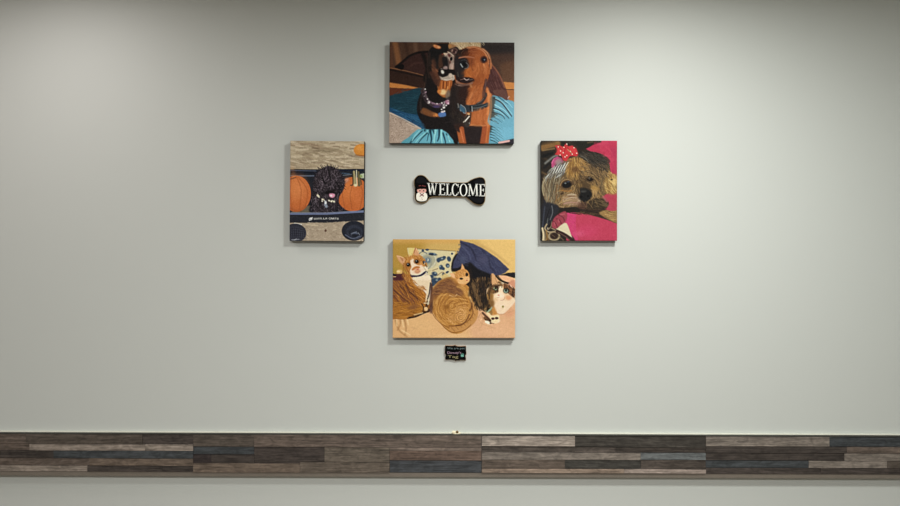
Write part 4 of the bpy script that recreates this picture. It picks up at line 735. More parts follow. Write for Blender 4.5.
# ---- picture 3: long haired terrier with a red bow (X 33..370, Y 31..470)
def paint_terrier():
    p = Paint(31, 370, 31, 470, 232, 302, (48, 40, 36))
    p.fur([(20, 20), (260, 20), (260, 140), (20, 200)], [(70, 56, 44), (34, 32, 32), (58, 50, 44)], 160, 40, 20, 40, 6, .6, 2, False)
    p.line([(34, 62), (70, 52), (106, 44)], 24, (158, 112, 64), 5, .85); p.line([(40, 44), (90, 36)], 10, (98, 72, 48), 4, .7); p.line([(38, 74), (90, 66)], 6, (188, 148, 96), 3, .6)
    p.line([(50, 130), (86, 102), (104, 96)], 9, (138, 140, 146), 3.5, .8); p.line([(40, 100), (80, 86)], 12, (26, 26, 28), 4)
    p.line([(44, 150), (70, 130)], 8, (30, 30, 34), 4); p.line([(36, 170), (56, 180)], 7, (128, 96, 64), 4, .7)
    p.poly([(228, 66), (262, 50), (300, 38), (300, 20), (390, 20), (390, 210), (350, 200), (330, 120), (290, 96)], (204, 52, 90), 3, smooth=False)
    p.line([(290, 48), (340, 40)], 14, (216, 76, 114), 6, .5); p.line([(345, 110), (350, 190)], 16, (212, 56, 108), 7, .6); p.line([(260, 78), (310, 84)], 8, (170, 44, 74), 4, .5)
    p.poly([(190, 30), (250, 30), (264, 44), (232, 66), (200, 64)], (40, 38, 34), 3); p.line([(240, 40), (262, 36)], 6, (120, 92, 62), 3, .6)
    # blanket and lower area
    p.poly([(300, 262), (390, 250), (390, 360), (320, 350)], (196, 56, 88), 4, smooth=False); p.poly([(340, 60), (390, 60), (390, 470), (360, 470)], (192, 50, 92), 3, smooth=False)
    p.poly([(20, 290), (130, 300), (140, 480), (20, 480)], (46, 40, 40), 3, smooth=False)
    p.line([(46, 250), (54, 320), (44, 380)], 16, (44, 46, 62), 5, .9); p.line([(70, 320), (60, 380)], 8, (62, 66, 84), 4, .8)
    p.poly([(96, 412), (144, 392), (176, 474), (128, 440)], (228, 216, 192), 2)
    p.poly([(134, 346), (160, 334), (200, 346), (280, 352), (330, 376), (390, 392), (390, 480), (164, 480), (150, 430), (138, 390)], (206, 62, 98), 2.4)
    p.poly([(134, 350), (158, 338), (186, 350), (186, 400), (196, 480), (164, 480), (148, 420)], (220, 62, 124), 3)
    p.ell(230, 430, 48, 26, (220, 66, 116), .8, a=.7); p.ell(200, 440, 22, 12, (230, 90, 140), .8, a=.6)
    p.fur([(150, 360), (370, 400), (370, 470), (170, 470)], [(222, 78, 120), (190, 54, 86), (208, 66, 102)], 170, 9, 0, 90, 3.5, .4)
    p.poly([(82, 388), (92, 366), (128, 344), (146, 340), (144, 380), (120, 402), (92, 416), (80, 406)], (168, 62, 88), 2.4)
    for a in (((96, 372), (112, 382), (120, 396)), ((86, 388), (100, 396), (106, 408)), ((112, 358), (126, 368), (132, 384))): p.line(a, 4, (104, 34, 56), 2, .75)
    p.line([(104, 366), (120, 354)], 5, (198, 92, 118), 2.4, .8)
    for cx, cy, rx, ry in ((64, 394, 16, 26), (88, 446, 22, 19)):
        p.ell(cx, cy, rx, ry, (148, 128, 108), .2); p.ell(cx + 2, cy, rx - 6, ry - 7, (42, 34, 34), .2)
    p.line([(52, 400), (62, 420)], 4, (210, 196, 176), 2, .8); p.line([(72, 440), (84, 462)], 4, (206, 186, 156), 2, .8)
    p.line([(44, 420), (48, 474)], 10, (196, 170, 136), 3); p.line([(58, 440), (66, 474)], 7, (128, 90, 54), 3)
    p.line([(108, 428), (160, 452), (176, 472)], 16, (62, 42, 42), 3); p.line([(112, 436), (160, 466)], 4, (120, 92, 82), 2, .6); p.line([(98, 424), (120, 430)], 4, (170, 150, 130), 2, .7)
    # arms / paws in front
    p.poly([(110, 318), (180, 322), (260, 330), (300, 330), (370, 350), (372, 392), (330, 380), (260, 360), (190, 344), (120, 346)], (66, 50, 42), 3)
    p.fur([(120, 320), (300, 335), (360, 365), (300, 365), (130, 345)], [(110, 84, 60), (40, 32, 28), (84, 64, 48)], 120, 22, 14, 14, 3, .7)
    p.poly([(290, 348), (330, 334), (372, 340), (372, 390), (330, 376)], (156, 120, 76), 3); p.fur([(300, 345), (370, 345), (370, 385), (330, 372)], [(206, 166, 108), (110, 80, 50), (180, 140, 88)], 50, 18, 10, 20, 3, .7)
    # head masses
    head = [(38, 230), (54, 186), (84, 148), (128, 118), (176, 102), (224, 88), (280, 90), (320, 108), (336, 134), (336, 200), (344, 262), (310, 300), (284, 326), (214, 322), (150, 326), (106, 326), (62, 306), (40, 268)]
    p.poly(head, (112, 88, 62), 3)
    p.poly([(320, 160), (350, 176), (372, 196), (372, 258), (330, 266), (306, 240)], (176, 134, 84), 4)
    p.fur([(310, 170), (372, 190), (372, 256), (310, 262)], [(224, 188, 126), (136, 98, 58), (196, 152, 96)], 80, 24, 40, 40, 3.4, .7)
    p.poly([(198, 96), (232, 84), (284, 84), (324, 102), (340, 126), (318, 134), (330, 170), (290, 150), (250, 130), (214, 124)], (62, 54, 48), 3)
    p.fur([(200, 96), (280, 86), (336, 124), (318, 180), (260, 134)], [(92, 78, 68), (38, 34, 32), (70, 62, 56)], 150, 22, 30, 35, 3, .7)
    p.fur([(280, 130), (330, 160), (330, 260), (270, 240)], [(120, 92, 66), (84, 66, 50), (148, 112, 74), (96, 76, 60)], 170, 20, 70, 40, 3, .65)
    # tan forehead
    p.poly([(146, 130), (176, 108), (214, 110), (240, 140), (236, 190), (206, 196), (170, 190), (146, 166)], (160, 118, 68), 4)
    p.fur([(140, 130), (180, 104), (240, 130), (240, 200), (200, 200), (150, 180)], [(206, 164, 104), (124, 86, 48), (178, 132, 78), (144, 104, 62)], 240, 20, lambda x, y: 90 + (x - 186) * .55, 20, 3, .7)
    # silver fall of hair on the left
    p.poly([(44, 220), (62, 178), (92, 144), (130, 126), (152, 130), (140, 160), (110, 190), (90, 240), (90, 320), (66, 310), (44, 274)], (122, 110, 96), 3)
    ang = lambda x, y: 118 if y < 190 else (100 if x < 80 else 84)
    p.fur([(44, 222), (64, 176), (96, 140), (150, 122), (140, 166), (108, 200)], [(176, 178, 186), (116, 116, 120), (206, 208, 214), (86, 82, 82)], 170, 30, 128, 14, 3, .75)
    p.fur([(42, 226), (100, 190), (110, 260), (96, 324), (62, 306)], [(150, 130, 104), (96, 80, 62), (178, 160, 132), (72, 58, 46), (120, 104, 84)], 230, 34, ang, 10, 3, .7)
    p.line([(94, 196), (82, 240), (84, 300)], 7, (60, 50, 44), 3, .6); p.line([(60, 206), (48, 246), (58, 292)], 5, (182, 166, 136), 3, .6)
    # cheeks and muzzle
    p.fur([(104, 200), (170, 200), (200, 260), (190, 320), (110, 322), (96, 270)], [(150, 118, 80), (104, 80, 58), (180, 152, 116), (132, 104, 76)], 260, 20, lambda x, y: 110 + (x - 150) * -.3, 28, 3, .65)
    p.fur([(236, 196), (300, 200), (320, 270), (280, 300), (250, 270)], [(150, 114, 72), (106, 80, 54), (176, 138, 88)], 170, 18, 60, 30, 3, .65)
    p.poly([(186, 190), (216, 184), (244, 196), (254, 226), (248, 250), (204, 250), (186, 222)], (104, 78, 52), 5)
    p.fur([(190, 190), (244, 196), (250, 240), (196, 240)], [(76, 56, 40), (134, 102, 66), (56, 44, 36)], 90, 14, 90, 30, 3, .7)
    p.poly([(130, 288), (150, 274), (192, 268), (214, 290), (200, 308), (160, 312), (134, 306)], (172, 146, 124), 4)
    p.fur([(126, 280), (200, 266), (212, 300), (150, 312)], [(214, 196, 174), (160, 130, 106), (196, 160, 150), (226, 208, 186)], 110, 18, 165, 26, 3, .75)
    p.ell(186, 306, 22, 8, (160, 118, 112), .5, a=.8)
    p.poly([(214, 290), (260, 282), (300, 286), (326, 296), (328, 326), (290, 330), (250, 316), (216, 318)], (52, 42, 38), 4)
    p.fur([(214, 290), (326, 296), (322, 328), (230, 322)], [(92, 72, 54), (34, 29, 28), (70, 56, 46), (120, 96, 68)], 120, 20, 30, 50, 2.6, .75)
    p.fur([(244, 262), (290, 262), (286, 300), (250, 296)], [(178, 136, 88), (120, 88, 58)], 50, 18, 70, 20, 2.6, .75)
    # eyes and nose
    p.ell(146, 221, 25, 17, (80, 60, 46), .5, -8); p.ell(146, 221, 19, 13, (24, 20, 22), .25, -6); p.ell(141, 215, 4, 3, (112, 118, 130), .5); p.line([(124, 234), (146, 240), (168, 232)], 3, (150, 118, 86), 2, .6)
    p.ell(249, 197, 18, 14, (74, 54, 42), .5); p.ell(249, 198, 13, 10.5, (26, 21, 22), .3); p.ell(245, 194, 3, 2.4, (100, 100, 108), .5)
    p.ell(229, 262, 29, 25, (28, 24, 25), .25); p.ell(224, 250, 13, 5, (64, 60, 62), .6); p.ell(218, 272, 5, 4, (8, 8, 9), .4); p.ell(242, 270, 5, 4, (8, 8, 9), .4); p.ell(234, 285, 16, 7, (34, 26, 26), .4)
    # hair tie and bow
    p.ell(104, 126, 26, 22, (178, 70, 122), .15, -35); p.ell(98, 118, 12, 8, (206, 110, 152), .6, -35, a=.7); p.ell(116, 134, 16, 12, (132, 122, 128), .5)
    bow = [(92, 52), (112, 50), (130, 58), (144, 40), (152, 56), (170, 52), (188, 66), (198, 90), (190, 100), (160, 98), (144, 122), (128, 116), (122, 98), (92, 92), (106, 74)]
    p.poly(bow, (216, 52, 62), 1.6, smooth=False)
    p.ell(120, 76, 20, 14, (234, 66, 74), .6, 20, a=.8); p.ell(168, 74, 20, 16, (232, 64, 72), .6, 10, a=.8)
    for a in (((140, 60), (132, 90)), ((150, 62), (170, 96)), ((112, 60), (126, 72))): p.line(a, 3.5, (160, 34, 46), 2, .7)
    for x, y in ((118, 76), (146, 46), (133, 60), (138, 102), (146, 96), (116, 94), (162, 78), (178, 62), (190, 86), (170, 90), (108, 58), (130, 84)): p.ell(x, y, 2.6, 2.6, (250, 226, 214), .5)
    p.line([(150, 70), (166, 84)], 4, (196, 160, 120), 1.8, .8)
    refine_terrier(p); p.grade(0.88, 1.04, 0.6, (1.0, 1.0, 0.95))
    p.noise(3, 1); return p

# ---- picture 4: three cats on a sofa (X 30..592, Y 27..475)
def paint_cats():
    p = Paint(30, 592, 27, 475, 386, 308, (206, 166, 96))
    p.poly([(10, 10), (200, 10), (110, 200), (10, 210)], (182, 140, 60), 30, smooth=False)
    p.line([(20, 34), (340, 34)], 22, (214, 160, 88), 8, .7); p.poly([(400, 10), (610, 10), (610, 190), (560, 180), (470, 80)], (224, 182, 112), 14, smooth=False)
    p.line([(410, 46), (480, 78), (560, 140)], 10, (192, 150, 92), 6, .6)
    p.poly([(10, 150), (60, 160), (60, 200), (10, 200)], (170, 138, 56), 8, smooth=False)
    # sofa seat
    p.poly([(10, 330), (200, 330), (610, 300), (610, 490), (10, 490)], (226, 174, 122), 6, smooth=False)
    p.poly([(400, 320), (610, 280), (610, 490), (380, 490)], (222, 168, 130), 16, smooth=False)
    p.ell(160, 420, 70, 34, (230, 182, 128), .8, a=.6); p.ell(510, 440, 80, 30, (230, 178, 140), .8, a=.6); p.ell(300, 466, 90, 10, (236, 190, 140), .8, a=.6)
    p.fur([(200, 400), (590, 380), (590, 475), (100, 475)], [(236, 188, 140), (206, 154, 110), (220, 170, 126)], 200, 16, -20, 40, 5, .3, 2.4)
    for q in (((60, 380), (66, 410), (52, 440)), ((84, 392), (92, 430), (86, 462)), ((44, 396), (60, 440), (96, 470))):
        p.line(q, 9, (168, 118, 72), 4, .7, w2=3)
    for q in (((48, 390), (50, 420)), ((74, 392), (80, 424)), ((72, 440), (110, 462)), ((98, 392), (102, 414))): p.line(q, 6, (244, 206, 156), 3, .75)
    # patterned pillow
    p.poly([(96, 66), (140, 70), (318, 80), (308, 140), (302, 190), (250, 240), (206, 246), (150, 190), (104, 110)], (214, 198, 158), 2, smooth=False)
    p.poly([(100, 66), (136, 66), (136, 100), (104, 104)], (224, 200, 126), 3, smooth=False)
    p.line([(140, 70), (318, 80)], 5, (120, 96, 60), 2, .5)
    p.ell(196, 120, 38, 34, (160, 158, 140), .4, a=.8); p.line([(165, 100), (186, 90), (216, 96), (228, 120), (214, 148), (186, 156)], 6, (202, 196, 178), 2.4, .9); p.ell(192, 122, 15, 13, (96, 116, 136), .5); p.ell(190, 120, 6, 6, (190, 194, 190), .5)
    for x, y, rx, ry, a in ((214, 94, 18, 6, 10), (188, 74, 8, 5, 0), (168, 78, 6, 6, 0), (252, 116, 20, 9, -12), (240, 122, 8, 10, 0), (288, 116, 9, 12, -20), (266, 108, 8, 6, 0), (252, 154, 9, 11, 10), (282, 146, 9, 10, -15),
                            (262, 160, 7, 7, 0), (222, 184, 13, 10, 20), (208, 196, 10, 8, 0), (224, 216, 22, 15, 10), (212, 232, 12, 8, 0), (246, 208, 9, 7, 30), (262, 186, 6, 8, 10), (184, 176, 7, 5, 0), (280, 176, 8, 5, -30), (302, 92, 5, 5, 0)):
        p.ell(x, y, rx, ry, (48, 66, 92), .4, a)
    for x, y in ((246, 150), (226, 180), (284, 148), (232, 212), (256, 114), (222, 92)): p.ell(x, y, 5, 4, (140, 158, 168), .5, a=.8)
    for q in (((236, 190), (258, 176), (276, 190)), ((214, 168), (236, 160)), ((252, 212), (262, 196))): p.line(q, 4, (116, 84, 60), 2, .6)
    p.ell(270, 196, 16, 12, (214, 184, 124), .5)
    # navy pillow and dark gap
    p.poly([(300, 170), (304, 120), (330, 90), (380, 120), (480, 180), (500, 240), (380, 260), (330, 180)], (26, 23, 28), 3)
    p.poly([(338, 30), (356, 36), (398, 46), (440, 66), (474, 88), (510, 112), (540, 140), (564, 162), (546, 178), (516, 192), (486, 190), (450, 186), (420, 178), (384, 150), (386, 130), (362, 136), (332, 156), (304, 160), (310, 124), (330, 90), (342, 56)], (58, 60, 90), 2, smooth=False)
    p.fur([(340, 40), (440, 70), (550, 160), (490, 186), (400, 160), (330, 140)], [(72, 75, 108), (44, 45, 70), (66, 68, 96)], 190, 22, 35, 30, 5, .5, 2)
    p.line([(342, 40), (380, 60), (400, 84), (412, 120)], 6, (36, 36, 56), 3.5, .8); p.line([(350, 60), (376, 88), (388, 116)], 6, (84, 88, 122), 4, .6); p.line([(470, 110), (478, 150), (500, 178)], 6, (40, 40, 62), 4, .7)
    p.ell(440, 120, 24, 22, (76, 74, 104), .8, a=.6); p.ell(350, 118, 14, 16, (76, 82, 112), .8, a=.6)
    p.poly([(386, 132), (420, 160), (490, 192), (498, 230), (440, 226), (384, 200), (372, 160)], (24, 22, 27), 4)
    p.poly([(520, 190), (560, 178), (610, 176), (610, 204), (560, 198)], (28, 26, 32), 2.4, smooth=False)
    p.line([(30, 196), (60, 190)], 12, (60, 34, 40), 3)
    # cat 1 body
    b1 = [(16, 214), (60, 192), (100, 186), (140, 190), (196, 196), (208, 240), (206, 290), (204, 334), (192, 352), (140, 376), (90, 390), (50, 388), (16, 372)]
    p.poly(b1, (164, 102, 40), 3)
    p.fur(b1, [(196, 130, 58), (128, 74, 28), (178, 112, 46), (150, 90, 36), (208, 142, 70)], 420, 34, lambda x, y: 60 - (x - 60) * .25 if y < 300 else 15, 16, 4, .6, 1.4)
    p.poly([(30, 204), (80, 192), (90, 230), (56, 270), (30, 280)], (120, 72, 42), 10, a=.6)
    for q in (((70, 210), (100, 260), (160, 296)), ((40, 250), (80, 300), (140, 312)), ((36, 290), (70, 330), (130, 340)), ((110, 220), (130, 256), (168, 282)), ((40, 350), (80, 364), (130, 352))):
        p.line(q, 7, (112, 62, 26), 4, .55, w2=3)
    p.line([(100, 386), (140, 370), (190, 350)], 6, (50, 28, 20), 2.6, .85); p.line([(150, 372), (186, 360)], 5, (240, 206, 164), 2, .8)
    p.poly([(118, 196), (150, 194), (188, 184), (204, 210), (208, 250), (204, 290), (198, 320), (188, 316), (184, 280), (166, 258), (142, 244), (126, 222)], (222, 198, 178), 2.6)
    p.fur([(124, 200), (190, 192), (204, 240), (190, 290), (150, 244)], [(240, 224, 208), (196, 164, 140), (228, 206, 190)], 80, 20, 80, 20, 3.4, .6)
    p.line([(208, 230), (212, 280), (206, 330)], 7, (64, 44, 44), 3, .8)
    p.line([(192, 310), (184, 340), (196, 350)], 12, (70, 40, 26), 3); p.ell(182, 341, 6, 6, (242, 208, 170), .4); p.line([(196, 296), (192, 322)], 5, (236, 216, 180), 2); p.ell(196, 348, 6, 4, (60, 36, 26), .5)
    # cat 1 head
    p.poly([(46, 98), (62, 102), (90, 116), (104, 128), (88, 156), (70, 140), (54, 122)], (206, 146, 96), 2, smooth=False); p.poly([(58, 106), (86, 120), (80, 136), (66, 126)], (228, 174, 140), 3, smooth=False)
    p.poly([(134, 62), (146, 78), (158, 104), (150, 116), (122, 112), (124, 84)], (206, 140, 84), 2, smooth=False); p.poly([(135, 74), (146, 92), (146, 106), (130, 104)], (226, 168, 132), 2.4, smooth=False)
    p.poly([(82, 136), (96, 112), (126, 98), (156, 100), (176, 116), (188, 140), (186, 162), (174, 180), (146, 196), (118, 194), (100, 180), (86, 160)], (186, 122, 54), 2.4)
    p.fur([(88, 130), (150, 100), (184, 130), (150, 130), (110, 150)], [(214, 152, 80), (150, 92, 38), (196, 130, 62)], 90, 14, -60, 30, 3, .7)
    p.poly([(116, 120), (130, 118), (138, 140), (164, 152), (186, 150), (190, 168), (166, 186), (138, 194), (114, 186), (108, 170), (122, 158)], (238, 214, 194), 2.4)
    p.ell(144, 158, 20, 12, (196, 128, 80), .5, -18); p.ell(152, 162, 12, 9, (226, 160, 128), .5); p.line([(134, 156), (150, 148), (158, 142)], 4, (176, 100, 50), 2, .8); p.ell(160, 146, 6, 4, (240, 200, 190), .5); p.line([(140, 170), (158, 166), (168, 158)], 3, (160, 96, 70), 1.8, .7)
    for x, y in ((101, 143), (140, 127)): p.ell(x, y, 13, 10, (140, 94, 44), .4); p.ell(x, y, 8.5, 7.5, (20, 18, 16), .3); p.ell(x - 2, y - 2, 2, 2, (120, 124, 120), .5)
    p.line([(114, 190), (140, 194), (164, 188), (182, 174)], 8, (42, 42, 78), 1.8); p.line([(184, 178), (190, 190)], 5, (200, 190, 180), 1.8)
    # cat 2
    b2 = [(204, 300), (212, 256), (236, 222), (270, 204), (300, 198), (334, 216), (372, 236), (392, 262), (404, 300), (414, 346), (410, 388), (388, 420), (350, 448), (318, 456), (284, 444), (250, 408), (222, 370), (206, 336)]
    p.poly(b2, (184, 124, 58), 2.6)
    cx2, cy2 = 310, 335
    p.fur(b2, [(212, 152, 80), (158, 100, 44), (196, 136, 66), (146, 92, 42), (224, 168, 98)], 620, 24, lambda x, y: math.degrees(math.atan2(y - cy2, x - cx2)) + 90, 14, 3.6, .55, 1.3)
    p.poly([(212, 260), (240, 222), (290, 204), (300, 230), (260, 250), (226, 300)], (124, 76, 40), 9, a=.6)
    for r0, a0, a1 in ((26, 20, 260), (44, 150, 350), (60, 200, 330), (74, 190, 300), (88, 200, 290), (52, 30, 110), (98, 200, 280)):
        pts = [(cx2 + r0 * 0.95 * math.cos(math.radians(a)), cy2 + r0 * 1.1 * math.sin(math.radians(a))) for a in np.linspace(a0, a1, 7)]
        p.line(pts, 4.5, (138, 84, 38), 3, .5)
    p.ell(345, 370, 34, 34, (222, 166, 100), .8, a=.5)
    for r0 in (10, 20, 30): p.line([(352 + r0 * math.cos(math.radians(a)), 352 + r0 * math.sin(math.radians(a))) for a in range(30, 330, 40)], 2.6, (176, 116, 60), 2, .5)
    p.line([(404, 320), (412, 360), (396, 400), (350, 430), (300, 436)], 22, (196, 138, 78), 2.6); p.line([(392, 330), (398, 362), (376, 396), (330, 418), (290, 420)], 4, (110, 64, 34), 2.4, .85)
    for k in range(9):
        t = k / 8; x = 408 - 100 * t ** 1.4; y = 340 + 96 * t ** .7
        p.line([(x - 9, y - 9), (x + 6, y + 8)], 4, (152, 98, 50), 2, .6)
    p.line([(388, 300), (394, 330), (384, 350)], 8, (90, 54, 34), 3.4, .7); p.line([(376, 264), (392, 310)], 6, (224, 186, 130), 3, .6)
    p.poly([(292, 182), (304, 180), (322, 184), (318, 204), (304, 200)], (226, 168, 120), 2, smooth=False); p.poly([(348, 136), (356, 150), (364, 170), (340, 172), (344, 156)], (222, 162, 108), 1.8, smooth=False)
    p.poly([(312, 190), (328, 170), (350, 162), (370, 166), (382, 186), (384, 208), (374, 224), (352, 238), (332, 226), (316, 208)], (208, 144, 80), 2.2)
    p.fur([(316, 186), (350, 164), (380, 190), (350, 200)], [(232, 176, 110), (170, 108, 52)], 60, 12, 70, 40, 2.6, .7)
    p.ell(348, 206, 7, 5, (60, 44, 28), .3); p.ell(371, 187, 6, 7, (56, 42, 28), .3); p.ell(347, 205, 2, 2, (180, 190, 140), .5); p.ell(372, 208, 11, 9, (236, 192, 150), .5); p.ell(376, 204, 4, 3, (216, 130, 110), .5); p.ell(344, 222, 12, 6, (232, 184, 132), .6)
    # cat 3
    b3 = [(384, 222), (410, 206), (450, 206), (486, 214), (496, 260), (484, 320), (470, 356), (448, 352), (418, 330), (396, 300), (382, 262)]
    p.poly(b3, (74, 52, 34), 3)
    p.fur(b3, [(118, 84, 52), (32, 24, 22), (92, 66, 42), (22, 18, 18), (140, 104, 66)], 260, 30, 105, 18, 4.4, .7)
    p.line([(396, 222), (404, 270), (420, 320)], 9, (132, 100, 66), 5, .5); p.line([(462, 214), (450, 270), (456, 330)], 14, (22, 18, 18), 5, .8); p.line([(430, 212), (428, 260), (438, 310)], 8, (30, 24, 22), 4, .7)
    p.poly([(444, 330), (480, 330), (500, 350), (490, 372), (462, 364)], (150, 110, 62), 3); p.line([(456, 352), (474, 350), (484, 336)], 5, (120, 152, 132), 2, .8)
    p.poly([(480, 240), (488, 190), (492, 184), (506, 196), (520, 216), (508, 240)], (216, 164, 120), 1.8, smooth=False); p.line([(488, 190), (482, 236)], 3, (90, 62, 44), 1.8, .8)
    p.poly([(512, 190), (540, 192), (580, 204), (600, 214), (600, 250), (566, 238), (546, 220)], (236, 180, 150), 2, smooth=False); p.line([(512, 190), (530, 212), (560, 232)], 5, (70, 44, 36), 2.4, .85); p.line([(560, 200), (592, 208)], 5, (248, 214, 190), 2, .7)
    p.poly([(480, 262), (490, 236), (516, 220), (548, 226), (580, 244), (600, 262), (600, 292), (584, 318), (562, 342), (538, 364), (508, 362), (486, 336), (476, 300)], (232, 202, 178), 2.4)
    p.poly([(480, 268), (486, 236), (516, 218), (534, 230), (524, 256), (500, 268), (490, 292)], (112, 74, 42), 3); p.poly([(540, 226), (580, 244), (600, 266), (592, 286), (560, 266), (544, 248)], (128, 82, 50), 3)
    p.poly([(476, 290), (494, 270), (508, 284), (496, 316), (490, 340), (480, 326)], (196, 136, 70), 4); p.fur([(478, 290), (500, 276), (494, 340)], [(224, 168, 96), (150, 98, 48)], 40, 12, 80, 30, 3, .7)
    p.fur([(486, 236), (520, 222), (590, 262), (520, 250)], [(58, 38, 28), (166, 112, 62), (40, 28, 24)], 60, 12, 60, 40, 2.8, .7)
    p.poly([(524, 234), (540, 238), (546, 270), (528, 290), (516, 270)], (238, 210, 188), 3); p.line([(528, 218), (534, 250)], 4, (244, 214, 180), 2, .8); p.line([(544, 228), (540, 250)], 3.5, (50, 34, 28), 1.8, .8)
    p.ell(503, 250, 12, 10, (60, 42, 32), .3); p.ell(503, 250, 8, 7, (132, 150, 122), .3); p.ell(504, 250, 4.5, 5, (18, 20, 22), .3)
    p.ell(548, 264, 13, 11, (56, 40, 32), .3); p.ell(548, 264, 9, 7.5, (120, 142, 126), .3); p.ell(548, 264, 5, 5.5, (16, 18, 20), .3)
    p.ell(540, 286, 18, 13, (246, 216, 198), .6, a=.8); p.ell(556, 296, 14, 10, (240, 186, 156), .6, a=.8); p.ell(572, 290, 10, 16, (214, 150, 104), .6, a=.7); p.ell(536, 332, 6, 6, (150, 134, 70), .4); p.ell(546, 284, 4.5, 3, (206, 130, 112), .5); p.line([(546, 288), (536, 302), (524, 306)], 2.5, (196, 140, 120), 1.6, .6)
    p.ell(510, 318, 16, 22, (240, 214, 188), .6, a=.8); p.line([(500, 362), (540, 366), (572, 336)], 4, (186, 130, 94), 3, .6)
    p.line([(452, 384), (470, 396), (492, 404)], 12, (110, 74, 46), 3); p.line([(458, 402), (474, 408)], 9, (246, 226, 200), 2.4); p.ell(500, 396, 22, 12, (240, 214, 184), .3); p.ell(492, 386, 8, 6, (96, 40, 42), .4); p.ell(508, 384, 8, 6, (72, 32, 40), .4); p.line([(462, 380), (478, 392)], 6, (60, 34, 26), 2.4, .8); p.ell(476, 406, 8, 4, (50, 34, 30), .4, 20); p.ell(500, 368, 14, 8, (210, 150, 90), .5)
    refine_cats(p); p.grade(0.92, 1.02, 0.6, (0.99, 1, 0.98))
    p.noise(3, 1); return p


def canvas_print(px0, px1, py0, py1, depth, rot, painter, gain, label, tint=(1, 1, 1)):
    """gallery-wrapped canvas: stretched dark sides round a wooden frame + printed face"""
    x0, zt = P(px0, py0, depth); x1, zb = P(px1, py1, depth)
    w, h = x1 - x0, zt - zb
    e = empty('canvas_print', ((x0 + x1) / 2, 0, (zt + zb) / 2))
    tag(e, label, 'canvas print')
    bm = bmesh.new()
    box(bm, -w / 2, w / 2, -depth + 0.0006, -0.002, -h / 2, h / 2)
    bmesh.ops.bevel(bm, geom=[ed for ed in bm.edges], offset=0.0016, segments=2, affect='EDGES')
    obj('canvas_wrap', bm, M['wrap'], e)
    bm = bmesh.new()                                    # wooden stretcher bars behind
    t = 0.03
    for q in ((-w/2+.004, w/2-.004, h/2-t, h/2-.004), (-w/2+.004, w/2-.004, -h/2+.004, -h/2+t)):
        box(bm, q[0], q[1], -0.002, -0.0004, q[2], q[3])
    for q in ((-w/2+.004, -w/2+t), (w/2-t, w/2-.004)):
        box(bm, q[0], q[1], -0.002, -0.0004, -h/2+t, h/2-t)
    obj('stretcher_frame', bm, M['pine'], e)
    im = painter.im
    H, W = im.shape[:2]
    col = lin(np.clip(im, 3, 255)) * gain * np.array(tint)
    col = np.clip(col, 0, 0.92)
    xs = np.linspace(-w / 2, w / 2, W); zs = np.linspace(h / 2, -h / 2, H)
    X, Z = np.meshgrid(xs, zs)
    # the cloth rolls over the rim of the frame
    ed = np.minimum(np.minimum(X + w / 2, w / 2 - X), np.minimum(Z + h / 2, h / 2 - Z))
    Yv = -depth - 0.0004 + 0.0012 * np.clip(1 - ed / 0.0022, 0, 1) ** 2
    co = np.stack([X, Yv, Z], -1).reshape(-1, 3)
    idx = np.arange(H * W).reshape(H, W)
    quads = np.stack([idx[:-1, :-1], idx[1:, :-1], idx[1:, 1:], idx[:-1, 1:]], -1).reshape(-1, 4)
    me = bpy.data.meshes.new('printed_face')
    me.vertices.add(len(co)); me.vertices.foreach_set('co', co.astype(np.float32).ravel())
    me.loops.add(quads.size); me.loops.foreach_set('vertex_index', quads.astype(np.int32).ravel())
    me.polygons.add(len(quads))
    me.polygons.foreach_set('loop_start', np.arange(0, quads.size, 4, dtype=np.int32))
    me.update(calc_edges=True); me.validate()
    at = me.color_attributes.new('Col', 'FLOAT_COLOR', 'POINT')
    rgba = np.ones((H * W, 4), np.float32); rgba[:, :3] = col.reshape(-1, 3)
    at.data.foreach_set('color', rgba.ravel())
    me.materials.append(M['print'])
    o = bpy.data.objects.new('printed_face', me); C.objects.link(o); o.parent = e
    e.rotation_euler = (0, math.radians(rot), 0)
    return e

